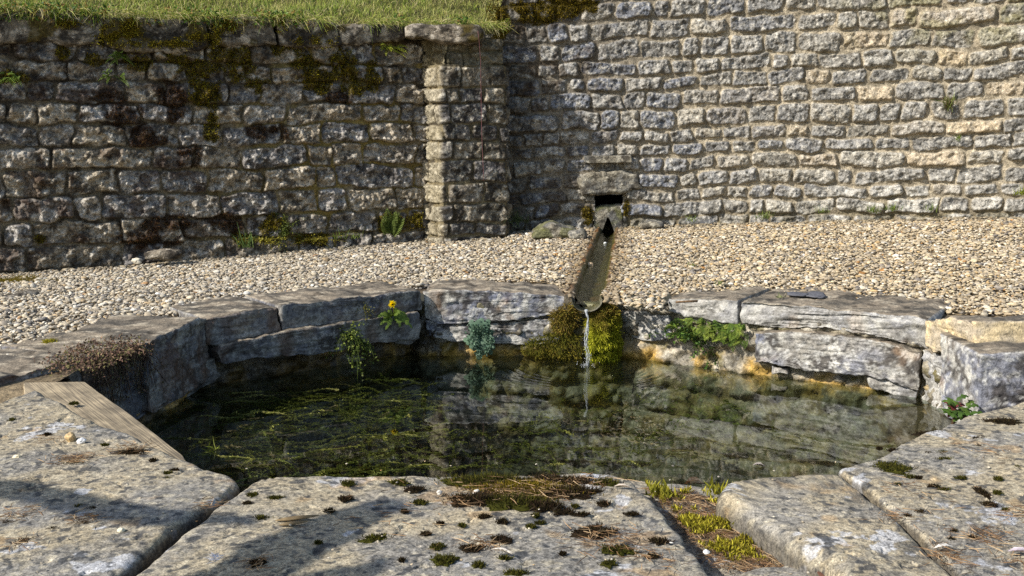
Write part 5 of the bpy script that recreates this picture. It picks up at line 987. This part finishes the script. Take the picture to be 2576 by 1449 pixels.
for k in range(130):
    u = rp.uniform(900, 1700); v = rp.uniform(1020, 1190); strand(PZ(u, v, -abs(rp.normal(.05, .05)) - .004), rp.uniform(0, 2 * math.pi), rp.uniform(.12, .4), rp.normal(0, 1), PW_)
for k in range(30):
    u = rp.uniform(1500, 2250); v = rp.uniform(960, 1170); strand(PZ(u, v, -abs(rp.normal(.08, .05)) - .01), rp.uniform(0, 2 * math.pi), rp.uniform(.1, .25), rp.normal(0, 1), PW_)
tag(g.obj('pondweed', M_WEED), 'trailing green pondweed floating in the pool', 'pondweed', kind='stuff')
plant_obj(tuftg(PZ(535, 1130, 0), 9, (.03, .06), [lin(150, 160, 60)], rp, (.02, .02, .001), .002, .8), 'water_sprig', 'pale grass sprig poking out of the water near the plank', 'grass')

# ------------------------------------------------------------------ tree outside the frame whose limbs shade the slabs
def up_sun(u, v, t): return PZ(u, v, SZ) + SUN * t
g = Geo(); tr0 = np.array([-3.3, -1.5, -.1]); top = np.array([-3.1, -1.2, 2.6])
tube(g, np.array([tr0, tr0 + (.05, .05, 1.), top, top + (.1, -.1, 1.6), top + (.3, -.4, 3.2)]), [.24, .19, .16, .12, .05], lin(98, 88, 74), 14, .25)
tree = empty('bare_tree', tr0, 'bare tree standing left of the pool, its limbs shading the slabs', 'tree'); g.obj('trunk', M_BARK, tree)
def limb(name, pts, rad):
    pts = np.array(pts); t = np.linspace(0, 1, len(pts)); tt = np.linspace(0, 1, 40); p = np.stack([np.interp(tt, t, pts[:, k]) for k in range(3)], 1)
    ker = np.hanning(9); ker /= ker.sum(); pe = np.concatenate([np.repeat(p[:1], 4, 0), p, np.repeat(p[-1:], 4, 0)]); p = np.stack([np.convolve(pe[:, k], ker, 'valid') for k in range(3)], 1)
    g = Geo(); tube(g, p, np.interp(tt, np.linspace(0, 1, len(rad)), rad), lin(98, 88, 74), 10, .35, 4); return g.obj(name, M_BARK, tree)
limb('limb', [top, up_sun(300, 1560, 2.6), up_sun(560, 1462, 2.5), up_sun(700, 1395, 2.5), up_sun(800, 1335, 2.5), up_sun(880, 1295, 2.5), up_sun(965, 1262, 2.5)], [.10, .09, .085, .075, .07, .064, .05])
limb('limb', [top + (0, 0, .4), up_sun(-400, 1330, 3.1), up_sun(-60, 1215, 2.9), up_sun(100, 1245, 2.8), up_sun(200, 1272, 2.6), up_sun(330, 1292, 2.5), up_sun(420, 1308, 2.5), up_sun(560, 1300, 2.5), up_sun(640, 1318, 2.5)], [.08, .055, .042, .040, .042, .044, .040, .026, .015])
limb('limb', [top + (.1, .1, .2), up_sun(300, 1620, 2.8), up_sun(560, 1520, 2.5), up_sun(800, 1448, 2.5), up_sun(900, 1440, 2.5), up_sun(960, 1400, 2.5)], [.08, .06, .05, .045, .03, .012])

# ------------------------------------------------------------------ light, camera, render
w_ = bpy.data.worlds.new('World'); scene.world = w_; w_.use_nodes = True; nt = w_.node_tree; nt.nodes.clear()
sky = nt.nodes.new('ShaderNodeTexSky'); sky.sky_type = 'NISHITA'; sky.sun_disc = False; sky.sun_elevation = math.asin(SUN[2]); sky.sun_rotation = math.atan2(SUN[0], SUN[1])
bg = nt.nodes.new('ShaderNodeBackground'); bg.inputs['Strength'].default_value = .13; wo = nt.nodes.new('ShaderNodeOutputWorld'); nt.links.new(sky.outputs[0], bg.inputs[0]); nt.links.new(bg.outputs[0], wo.inputs[0])
sl = bpy.data.lights.new('sun', 'SUN'); sl.energy = 4.8; sl.angle = math.radians(.53); sl.color = (1, .96, .905); so = bpy.data.objects.new('sun', sl); COL.objects.link(so)
so.rotation_euler = Vector(SUN).to_track_quat('Z', 'Y').to_euler(); so.location = (-6, -3, 6)
cd = bpy.data.cameras.new('camera'); cam = bpy.data.objects.new('camera', cd); COL.objects.link(cam); cam.location = (0, 0, CAMH); cam.rotation_euler = (math.pi / 2 - PITCH, 0, 0)
cd.sensor_width = 36; cd.lens = 36 * FPX / 2576; cd.clip_start = .05; cd.clip_end = 500; scene.camera = cam
vs = scene.view_settings; scene.display_settings.display_device = 'sRGB'; vs.view_transform = 'Standard'; vs.look = 'None'; vs.exposure = .38; vs.gamma = 1
scene.cycles.use_denoising = False; scene.cycles.max_bounces = 6; scene.cycles.transparent_max_bounces = 12; scene.cycles.diffuse_bounces = 3
scene.cycles.caustics_reflective = False; scene.cycles.caustics_refractive = False
